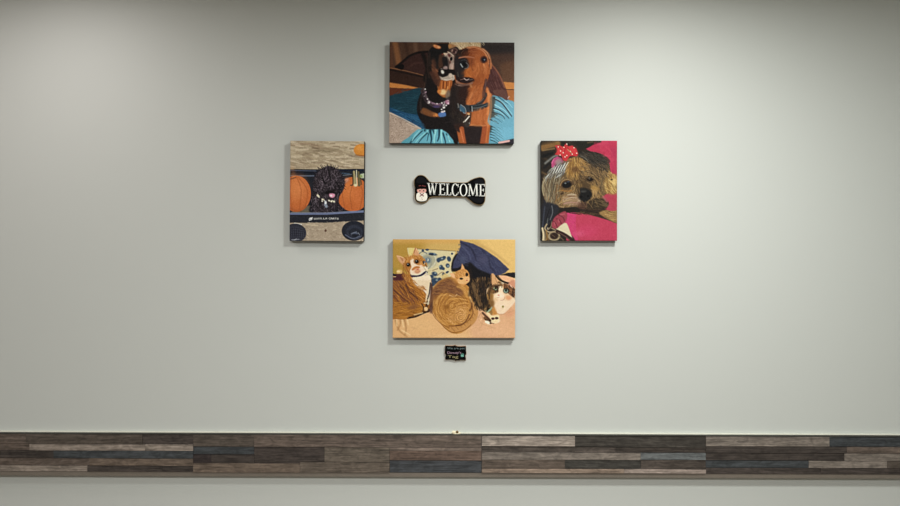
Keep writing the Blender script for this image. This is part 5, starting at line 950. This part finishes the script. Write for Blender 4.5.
M = dict(
    wall=mat('wall_paint', (207, 210, 207), 0.8, bump=0.06, bscale=350, spec=0.12),
    ceiling=mat('ceiling_paint', (225, 225, 220), 0.9, noise=0.03, nscale=40),
    floor=mat('floor_vinyl', (150, 140, 128), 0.5, noise=0.12, nscale=12),
    wrap=mat('canvas_side', (24, 23, 26), 0.75, bump=0.1, bscale=900),
    pine=mat('pine', (180, 150, 110), 0.7, noise=0.1),
    print=attr_mat('printed_canvas', 0.7, weave=True, spec=0.12),
    plank=attr_mat('stained_planks', 0.6, grain=True, spec=0.3),
    cap=mat('white_caulk', (222, 222, 208), 0.5, noise=0.03),
    ledge=mat('taupe_moulding', (124, 115, 106), 0.6, noise=0.06, nscale=30),
    gap=mat('dark_edge', (62, 60, 56), 0.7, noise=0.08, nscale=30),
    gold=mat('gold_edge', (158, 130, 88), 0.5, metal=0.2, noise=0.2, nscale=90),
    black=mat('black_paint', (8, 8, 9), 0.85, noise=0.15, nscale=150, spec=0.08),
    charcoal=mat('charcoal_inset', (22, 22, 26), 0.85, noise=0.15, nscale=150, spec=0.1),
    white=mat('white_letter_paint', (245, 245, 240), 0.5, noise=0.03),
    cream=mat('cream_paint', (252, 246, 234), 0.5, noise=0.04),
    pink=mat('pink_paint', (232, 172, 160), 0.5, noise=0.1, nscale=150),
    red=mat('dark_red_paint', (120, 34, 36), 0.5, noise=0.1),
    chalkboard=mat('chalkboard', (5, 5, 6), 0.9, noise=0.2, nscale=200, spec=0.1),
    rosewood=mat('raw_wood_edge', (196, 160, 132), 0.6, noise=0.1, nscale=120),
    chalk_grey=mat('chalk_grey', (120, 138, 140), 0.9, noise=0.3, nscale=900),
    chalk_pink=mat('chalk_pink', (178, 146, 164), 0.9, noise=0.15, nscale=900),
    chalk_yellow=mat('chalk_yellow', (164, 154, 112), 0.9, noise=0.2, nscale=900),
    chalk_mint=mat('chalk_mint', (120, 186, 170), 0.9, noise=0.12, nscale=900),
    ivory=mat('ivory_resin', (254, 240, 208), 0.45, noise=0.05),
    brown=mat('brown_glaze', (120, 92, 50), 0.45, noise=0.2, nscale=300),
)

# ------------------------------------------------------------------ setting
XL, XR, DEEP, CH = -4.0, 4.0, 5.5, 2.80
def plane_struct(name, x0, x1, y0, y1, z0, z1, m):
    bm = bmesh.new(); box(bm, x0, x1, y0, y1, z0, z1)
    o = obj(name, bm, m); o['kind'] = 'structure'; return o
plane_struct('wall_back', XL, XR, 0, 0.12, 0, CH, M['wall'])
plane_struct('floor', XL, XR, -DEEP, 0.12, -0.1, 0, M['floor'])
plane_struct('ceiling', XL, XR, -DEEP, 0.12, CH, CH + 0.1, M['ceiling'])
plane_struct('wall_left', XL - 0.12, XL, -DEEP, 0.12, 0, CH, M['wall'])
plane_struct('wall_right', XR, XR + 0.12, -DEEP, 0.12, 0, CH, M['wall'])

# the band of stained boards that runs along the wall like a chair rail
BD = 0.032
def rail_y(px, py):               # the band drops a touch towards the right
    return py + (px - 193) * 0.0036
boards = [  # x0, x1, y0, y1, colour, thickness (mm)
    (193, 254, 434.8, 446.6, (84, 74, 66), 15), (254, 481.6, 434.3, 446.6, (98, 84, 75), 16),
    (193, 254, 446.8, 454.4, (60, 64, 68), 13), (193, 211, 454.6, 463.0, (54, 45, 45), 14),
    (211, 254, 454.6, 463.0, (70, 61, 57), 14), (193, 300, 463.2, 472.4, (108, 92, 79), 16),
    (254, 324.3, 446.8, 461.6, (66, 57, 53), 14), (300, 389.6, 461.8, 472.2, (100, 88, 77), 16),
    (254, 300, 461.6, 463.2, (66, 57, 53), 14),
    (324.3, 389.6, 446.8, 461.6, (98, 87, 76), 15),
    (389.6, 481.6, 446.8, 450.0, (118, 102, 92), 16), (389.6, 481.6, 450.1, 459.7, (100, 80, 69), 15),
    (389.6, 481.6, 459.9, 472.0, (63, 66, 71), 13),
    (481.8, 575, 434.9, 444.9, (152, 138, 127), 18), (575, 706, 434.9, 446.2, (64, 59, 54), 13),
    (481.8, 615.7, 445.2, 451.2, (76, 67, 61), 13), (615.7, 706, 446.4, 451.2, (62, 54, 49), 13),
    (575, 615.7, 446.3, 451.2, (84, 74, 68), 14),
    (481.8, 640.7, 451.4, 458.6, (122, 111, 102), 16), (640.7, 706, 451.4, 458.2, (98, 102, 104), 15),
    (481.8, 565, 458.8, 467.6, (98, 84, 74), 15), (565, 641, 458.8, 467.6, (64, 61, 57), 13),
    (641, 706, 458.4, 467.6, (76, 67, 61), 14),
    (481.8, 624, 467.8, 471.8, (140, 119, 103), 17), (624, 706, 467.8, 471.8, (156, 138, 128), 17),
]
# boards that carry on past both sides of the photograph
tones = [(84, 74, 66), (98, 84, 75), (62, 66, 70), (70, 61, 57), (108, 92, 79), (122, 111, 102), (66, 58, 54), (140, 126, 115)]
for (a, b) in ((-470, 193), (706, 1380)):
    for (y0, y1) in ((434.6, 444.5), (444.7, 451.0), (451.2, 458.6), (458.8, 466.0), (466.2, 472.0)):
        x = a
        while x < b - 1:
            e_ = min(x + random.uniform(60, 150), b)
            if b - e_ < 25: e_ = b
            boards.append((x, e_, y0, y1, random.choice(tones), random.choice((13, 14, 15, 16))))
            x = e_
bm = bmesh.new(); cols = []
for (x0, x1, y0, y1, c, th) in boards:
    # split long boards so that they follow the slight slope of the band
    th += BD * 1000 - 16
    xa, _ = P(x0, 0, BD); xb, _ = P(x1, 0, BD)
    za0 = P(x0, rail_y(x0, y0), BD)[1]; zb0 = P(x1, rail_y(x1, y0), BD)[1]
    za1 = P(x0, rail_y(x0, y1), BD)[1]; zb1 = P(x1, rail_y(x1, y1), BD)[1]
    g = 0.0005; t = -th / 1000
    v = [bm.verts.new(p) for p in (
        (xa + g, 0, za1), (xb - g, 0, zb1), (xb - g, 0, zb0), (xa + g, 0, za0),
        (xa + g, t, za1 + g), (xb - g, t, zb1 + g), (xb - g, t, zb0 - g), (xa + g, t, za0 - g))]
    sd = (random.uniform(0, 9), random.uniform(0, 9), random.uniform(0, 9))
    for q in ((0, 1, 5, 4), (1, 2, 6, 5), (2, 3, 7, 6), (3, 0, 4, 7), (4, 5, 6, 7), (3, 2, 1, 0)):
        bm.faces.new([v[i] for i in q]); cols.append((lin(c) * 1.08, sd))
me = bpy.data.meshes.new('trim_1'); bm.to_mesh(me); bm.free()
ca = me.color_attributes.new('Col', 'FLOAT_COLOR', 'CORNER'); sa = me.color_attributes.new('Seed', 'FLOAT_COLOR', 'CORNER')
for p, (c, sd) in zip(me.polygons, cols):
    for li in p.loop_indices:
        c2 = c.mean() + (c - c.mean()) * 0.8; ca.data[li].color = (*c2, 1); sa.data[li].color = (*sd, 1)
me.materials.append(M['plank'])
o = bpy.data.objects.new('trim_1', me); C.objects.link(o); o['kind'] = 'structure'

def strip(name, y0, y1, th, m):
    bm = bmesh.new()
    xa, xb = P(-470, 0, BD)[0], P(1380, 0, BD)[0]
    zs = [P(x, rail_y(x, y), BD)[1] for x, y in ((-470, y0), (1380, y0), (-470, y1), (1380, y1))]
    v = [bm.verts.new(p) for p in ((xa, 0, zs[2]), (xb, 0, zs[3]), (xb, 0, zs[1]), (xa, 0, zs[0]),
                                   (xa, -th, zs[2]), (xb, -th, zs[3]), (xb, -th, zs[1]), (xa, -th, zs[0]))]
    for q in ((0, 1, 5, 4), (1, 2, 6, 5), (2, 3, 7, 6), (3, 0, 4, 7), (4, 5, 6, 7), (3, 2, 1, 0)):
        bm.faces.new([v[i] for i in q])
    o = obj(name, bm, m); o['kind'] = 'structure'; return o
strip('trim_2', 433.7, 434.5, BD, M['gap'])            # dark top edge of the boards
strip('trim_3', 433.45, 433.65, BD - 0.014, M['cap'])    # pale cap whose top shows as a thin line
strip('trim_4', 472.3, 476.4, BD - 0.005, M['ledge'])   # taupe moulding below

# ------------------------------------------------------------------ canvases
CD = 0.029
canvas_print(389.3, 514.2, 42.2, 143.4, CD, 0.3, paint_dogs(), GAIN[0],
    'large photo canvas of two brown dachshunds in collars, topmost on the wall')
canvas_print(289.9, 364.2, 141.0, 241.2, CD, 0.5, paint_pumpkins(), GAIN[1],
    'upright photo canvas of a curly black dog between orange pumpkins in a cart')
canvas_print(541.0, 617.1, 140.7, 240.7, CD, 0.0, paint_terrier(), GAIN[2],
    'upright photo canvas of a long-haired terrier with red bow on pink blanket')
canvas_print(392.7, 515.2, 239.4, 338.0, CD, 0.1, paint_cats(), GAIN[3],
    'large photo canvas of three cats on a peach sofa, above the tiny plaque')


# ------------------------------------------------------------------ bone sign
def zf(x0, y0, s):
    return lambda X, Y, d=0.0: P(x0 + X / s, y0 + Y / s, d)
zb = zf(408, 170, 10.71)
outl = [(62, 130), (72, 92), (100, 62), (140, 52), (180, 64), (212, 96), (245, 126), (330, 130), (480, 131), (620, 131),
        (665, 108), (715, 86), (770, 74), (812, 86), (830, 122), (828, 165), (820, 205), (829, 250), (828, 320), (808, 364),
        (760, 377), (705, 360), (650, 318), (610, 292), (520, 289), (400, 289), (280, 289), (235, 300), (210, 332),
        (170, 352), (120, 352), (84, 330), (70, 292), (72, 245), (78, 205), (66, 170)]
sm = catmull(outl, 5)
TH = 0.012
sign = empty('bone_sign', (*[0, 0], 0)); sx, sz = zb(445, 205)
sign.location = (sx, 0, sz)
tag(sign, 'black bone-shaped wooden sign with white WELCOME lettering and a small snowman', 'sign')
def loc2(pts, d): return [(x - sx, z - sz) for x, z in (zb(a, b, d) for a, b in pts)]
bm = bmesh.new(); slab(bm, loc2(sm, TH), 0.0, -TH, 0.0012); obj('board', bm, M['gold'], sign)
def shrink(poly, r):
    a = np.array(poly); t = np.roll(a, -2, 0) - np.roll(a, 2, 0); t /= np.linalg.norm(t, axis=1, keepdims=True) + 1e-9
    n = np.stack([-t[:, 1], t[:, 0]], 1)
    if 0.5 * np.sum(a[:, 0] * np.roll(a[:, 1], -1) - np.roll(a[:, 0], -1) * a[:, 1]) < 0: n = -n
    return [tuple(p) for p in a + n * r]
bm = bmesh.new(); slab(bm, shrink(loc2(sm, TH), 0.0021), -TH + 0.0005, -TH - 0.0012, 0.0004); obj('painted_face', bm, M['black'], sign)
# charcoal brushed insets on the lobes
for q in ([(90, 130), (110, 85), (145, 75), (180, 95), (205, 135), (150, 150)],
          [(700, 130), (750, 100), (795, 105), (808, 138), (750, 140)],
          [(660, 296), (720, 298), (805, 298), (795, 340), (755, 350), (705, 335)]):
    bm = bmesh.new(); slab(bm, loc2(catmull(q, 5), TH), -TH - 0.001, -TH - 0.0016); obj('brushed_inset', bm, M['charcoal'], sign)


def bar(bm, a, b, w, d0, d1, w2=None):
    (ax, az), (bx, bz) = a, b
    L = math.hypot(bx - ax, bz - az); nx, nz = -(bz - az) / L * w / 2, (bx - ax) / L * w / 2
    k = (w2 if w2 is not None else w) / w
    slab(bm, [(ax - nx, az - nz), (bx - nx * k, bz - nz * k), (bx + nx * k, bz + nz * k), (ax + nx, az + nz)], d0, d1)
def ring(bm, cx, cz, rx, rz, thick, thin, d0, d1, a0=0, a1=360, n=40):
    full = abs(a1 - a0) >= 360
    N = n if full else n + 1
    V = []
    for i in range(N):
        t = math.radians(a0 + (a1 - a0) * i / n)
        c, s_ = math.cos(t), math.sin(t)
        V.append([bm.verts.new((cx + c * ax, y, cz + s_ * az)) for ax, az in ((rx, rz), (rx - thick, rz - thin)) for y in (d0, d1)])
    m = n
    for i in range(m):
        p, q = V[i], V[(i + 1) % N]
        for a, b in ((0, 1), (1, 3), (3, 2), (2, 0)):
            bm.faces.new((p[a], p[b], q[b], q[a]))
    if not full:
        for p in (V[0], V[-1]): bm.faces.new((p[0], p[1], p[3], p[2]))
def glyph(ch, X0, X1, Y0, Y1, name='letter'):
    """one raised roman capital inside a box given in sheet units"""
    d0, d1 = -TH - 0.0011, -TH - 0.003
    def q(u, v):
        x, z = zb(X0 + (X1 - X0) * u, Y0 + (Y1 - Y0) * v, TH); return (x - sx, z - sz)
    k = S / 10.71; TK, TN, SE = 15 * k, 7 * k, 7.5 * k
    bm = bmesh.new()
    def B(a, b, w, w2=None): bar(bm, q(*a), q(*b), w, d0, d1, w2)
    if ch == 'W':
        B((.12, .02), (.33, 1), TK); B((.33, 1), (.5, .1), TN); B((.48, .02), (.70, 1), TK); B((.70, 1), (.90, .02), TN)
        B((0, .03), (.24, .03), SE); B((.38, .03), (.60, .03), SE); B((.78, .03), (1, .03), SE)
    if ch == 'E':
        B((.28, 0), (.28, 1), TK); B((.02, .03), (.92, .03), SE); B((.02, .97), (.95, .97), SE); B((.28, .49), (.78, .49), TN)
        B((.93, .0), (.93, .2), TN); B((.97, .76), (.97, 1), TN); B((.78, .38), (.78, .6), TN)
    if ch == 'L':
        B((.32, 0), (.32, 1), TK); B((.02, .03), (.65, .03), SE); B((.02, .97), (.95, .97), SE); B((.96, .74), (.96, 1), TN)
    if ch in 'CO':
        a, b = q(0, 0); c, d = q(1, 1)
        cx, cz, rx, rz = (a + c) / 2, (b + d) / 2, (c - a) / 2, (b - d) / 2
        if ch == 'O': ring(bm, cx, cz, rx, rz, TK, TN, d0, d1)
        else:
            ring(bm, cx, cz, rx, rz, TK, TN, d0, d1, 42, 318)
            B((.93, .05), (.93, .30), TN); B((.90, .80), (.97, .68), TN)
    if ch == 'M':
        B((.16, .02), (.12, 1), TN); B((.18, .02), (.50, .95), TK); B((.50, .95), (.80, .02), TN); B((.84, .02), (.88, 1), TK)
        B((.02, .03), (.24, .03), SE); B((.74, .03), (.98, .03), SE); B((0, .97), (.25, .97), SE); B((.73, .97), (1, .97), SE)
    obj('letter', bm, M['white'], sign)
for ch, a, b, y0, y1 in (('W', 206, 316, 140, 266), ('E', 328, 396, 144, 270), ('L', 404, 462, 146, 272),
                         ('C', 468, 542, 144, 280), ('O', 552, 636, 146, 282), ('M', 642, 752, 150, 280), ('E', 760, 822, 152, 282)):
    glyph(ch, a, b, y0, y1)
# snowman painted cut-out on the left lobe
sn = empty('snowman', (0, 0, 0)); sn.parent = sign
def blob(name, pts, m, d0, d1, bev=0.0008):
    bm = bmesh.new(); slab(bm, loc2(catmull(pts, 5), TH), d0, d1, bev); return obj(name, bm, m, sn)
blob('body', [(88, 290), (92, 258), (112, 242), (148, 238), (182, 242), (202, 258), (208, 292), (196, 325), (160, 336), (118, 334), (94, 318)], M['cream'], -TH - .001, -TH - .0030)
blob('hat', [(92, 208), (94, 170), (110, 150), (150, 142), (185, 152), (200, 176), (202, 206), (150, 202)], M['black'], -TH - .001, -TH - .0034)
blob('head', [(96, 222), (104, 204), (126, 198), (148, 206), (172, 198), (192, 206), (196, 226), (182, 242), (148, 248), (112, 242)], M['pink'], -TH - .001, -TH - .0032)
bm = bmesh.new()
for a, b, w in (((116, 172), (140, 168), 8), ((150, 168), (190, 176), 8)):
    bar(bm, *loc2([a, b], TH), w * S / 10.71, -TH - .0032, -TH - .0042)
obj('hat_band', bm, M['red'], sn)
bm = bmesh.new()
for a, b in (((128, 250), (170, 282)), ((170, 250), (126, 284))):
    bar(bm, *loc2([a, b], TH), 9 * S / 10.71, -TH - .0028, -TH - .0040)
obj('bow_tie', bm, M['red'], sn)
bm = bmesh.new()
for x, y in ((128, 222), (168, 222)):
    slab(bm, loc2([(x + 7 * math.cos(t * .785), y + 7 * math.sin(t * .785)) for t in range(8)], TH), -TH - .003, -TH - .0040)
obj('eyes', bm, M['black'], sn)
bm = bmesh.new()
for x, y in ((148, 300), (152, 316)):
    slab(bm, loc2([(x + 4 * math.cos(t * .785), y + 4 * math.sin(t * .785)) for t in range(8)], TH), -TH - .0028, -TH - .0036)
obj('buttons', bm, M['red'], sn)

# ------------------------------------------------------------------ chalkboard plaque
zp = zf(440, 342, 21.07)
pl = empty('chalkboard_plaque', (0, 0, 0)); qx, qz = zp(328, 230); pl.location = (qx, 0, qz)
tag(pl, 'tiny black bracket-edged plaque with coloured chalk writing below the cat canvas', 'plaque')
PT = 0.009
def loc3(pts, d): return [(x - qx, z - qz) for x, z in (zp(a, b, d) for a, b in pts)]
half = [(320, 60), (340, 74), (380, 84), (450, 86), (545, 82), (552, 110), (538, 140), (536, 180), (556, 210), (560, 228)]
full = half + [(x, 468 - y) for x, y in half[-2::-1]]
full = full + [(656 - x, 456 - y) for x, y in full[1:-1]]
# keep corners crisp: light smoothing only between neighbours
full = [(x, y * 1.0 + (0)) for x, y in full]
bm = bmesh.new(); slab(bm, loc3(full, PT), 0.0, -PT, 0.0006); obj('board', bm, M['rosewood'], pl)
cx_, cy_ = 328, 228
cy_ = 234
inner = [(cx_ + (x - cx_) * 0.975, cy_ + (y - cy_) * 0.955) for x, y in full]
bm = bmesh.new(); slab(bm, loc3(inner, PT), -PT + 0.0004, -PT - 0.0008); obj('painted_face', bm, M['chalkboard'], pl)
def words(txt, X0, X1, Yb, hgt, m, name):
    cu = bpy.data.curves.new(name, 'FONT'); cu.body = txt; cu.size = 1.0; cu.extrude = 0.0; cu.offset = 0.0
    to = bpy.data.objects.new('tmp', cu); C.objects.link(to)
    dg = bpy.context.evaluated_depsgraph_get()
    me = bpy.data.meshes.new_from_object(to.evaluated_get(dg)); bpy.data.objects.remove(to); bpy.data.curves.remove(cu)
    bm = bmesh.new(); bm.from_mesh(me); bpy.data.meshes.remove(me)
    xs = [v.co.x for v in bm.verts]; a, b = min(xs), max(xs)
    (p0, z0), (p1, _) = loc3([(X0, Yb), (X1, Yb)], PT)
    k = S / 21.07 * hgt / 0.7
    for v in bm.verts:
        x = p0 + (v.co.x - a) / (b - a) * (p1 - p0); z = z0 + v.co.y * k
        v.co = (x, -PT - 0.0009, z)
    r = bmesh.ops.extrude_face_region(bm, geom=bm.faces[:])
    for g in r['geom']:
        if isinstance(g, bmesh.types.BMVert): g.co.y -= 0.0005
    return obj(name, bm, m, pl)
words('We are pet', 150, 520, 150, 38, M['chalk_grey'], 'chalk_text')
words("Dewey's", 155, 445, 246, 46, M['chalk_pink'], 'chalk_text')
words('Tag', 165, 385, 334, 56, M['chalk_yellow'], 'chalk_text')
bm = bmesh.new()
for q in ([(436, 300), (446, 276), (470, 264), (496, 276), (505, 300), (472, 310)],):
    slab(bm, loc3(catmull(q, 4), PT), -PT - .0006, -PT - .0014)
for x, y in ((447, 262), (464, 247), (484, 247), (498, 262)):
    slab(bm, loc3([(x + 7 * math.cos(t * .785), y + 9 * math.sin(t * .785)) for t in range(8)], PT), -PT - .0006, -PT - .0014)
obj('chalk_paw_print', bm, M['chalk_mint'], pl)

# ------------------------------------------------------------------ trinket on the rail
tx, tz = P(456.6, rail_y(456.6, 433.45), 0.018)
tr = empty('trinket', (tx, -0.018, tz))
tag(tr, 'tiny cream and brown trinket sitting on top edge of the plank rail', 'trinket')
def lump(bm, c, r):
    g = bmesh.ops.create_icosphere(bm, subdivisions=3, radius=1.0)
    for v in g['verts']:
        n = v.co.copy()
        v.co = Vector((c[0] + n.x * r[0], c[1] + n.y * r[1], c[2] + n.z * r[2])) * 1.22
bm = bmesh.new()
lump(bm, (-0.009, -0.0005, 0.0062), (0.0072, 0.004, 0.0062)); lump(bm, (0.0085, -0.0005, 0.004), (0.005, 0.0036, 0.004))
lump(bm, (0.0, -0.0005, 0.0028), (0.013, 0.004, 0.0028))
obj('body', bm, M['ivory'], tr, smooth=True)
bm = bmesh.new(); lump(bm, (0.002, -0.002, 0.0085), (0.0042, 0.0038, 0.0052)); obj('brown_centre', bm, M['brown'], tr, smooth=True)

# ------------------------------------------------------------------ light
def panel(name, x, y, sx_, sy_, power, col=(1, 1, 1), spread=180):
    l = bpy.data.lights.new(name, 'AREA'); l.shape = 'RECTANGLE'; l.size = sx_; l.size_y = sy_
    l.energy = power; l.color = col; l.spread = math.radians(spread)
    o = bpy.data.objects.new(name, l); C.objects.link(o); o.location = (x, y, CH - 0.01)
    return o
AMB = 0.0
LIGHTS = [  # x, y (m from wall), size, size, watts, colour, spread
    (0.80, -1.3, .25, .25, 37, (0.985, 1.01, 0.955), 180),
    (0.75, -0.6, .2, .2, 3.6, (1, .98, .93), 180),
    (0.0, -3.2, .5, .3, 70, (0.99, 1.005, 0.96), 180),
    (-0.9, -3.2, .5, .3, 25, (1, 0.97, 0.95), 180),
    (-2.4, -0.9, .25, .25, 4.5, (1, 0.92, 0.88), 180),
    (-1.5, -0.6, .2, .2, 5.4, (1, 0.94, 0.91), 180)]
for i_, L_ in enumerate(LIGHTS): panel('ceiling_panel_light', *L_)

w = bpy.data.worlds.new('World'); bpy.context.scene.world = w; w.use_nodes = True
w.node_tree.nodes['Background'].inputs[0].default_value = (1.0, 0.985, 0.95, 1)
w.node_tree.nodes['Background'].inputs[1].default_value = AMB

# ------------------------------------------------------------------ camera and view
cam = bpy.data.cameras.new('camera'); co = bpy.data.objects.new('camera', cam); C.objects.link(co)
co.location = (0, -D, ZC); co.rotation_euler = (math.radians(90), 0, 0)
cam.sensor_width = 36; cam.lens = F * 36 / 900; cam.clip_start = 0.05
sc = bpy.context.scene; sc.camera = co
vs = sc.view_settings
vs.view_transform = 'Standard'; vs.look = 'None'; vs.gamma = 1.0; vs.exposure = 0.0; vs.use_curve_mapping = False
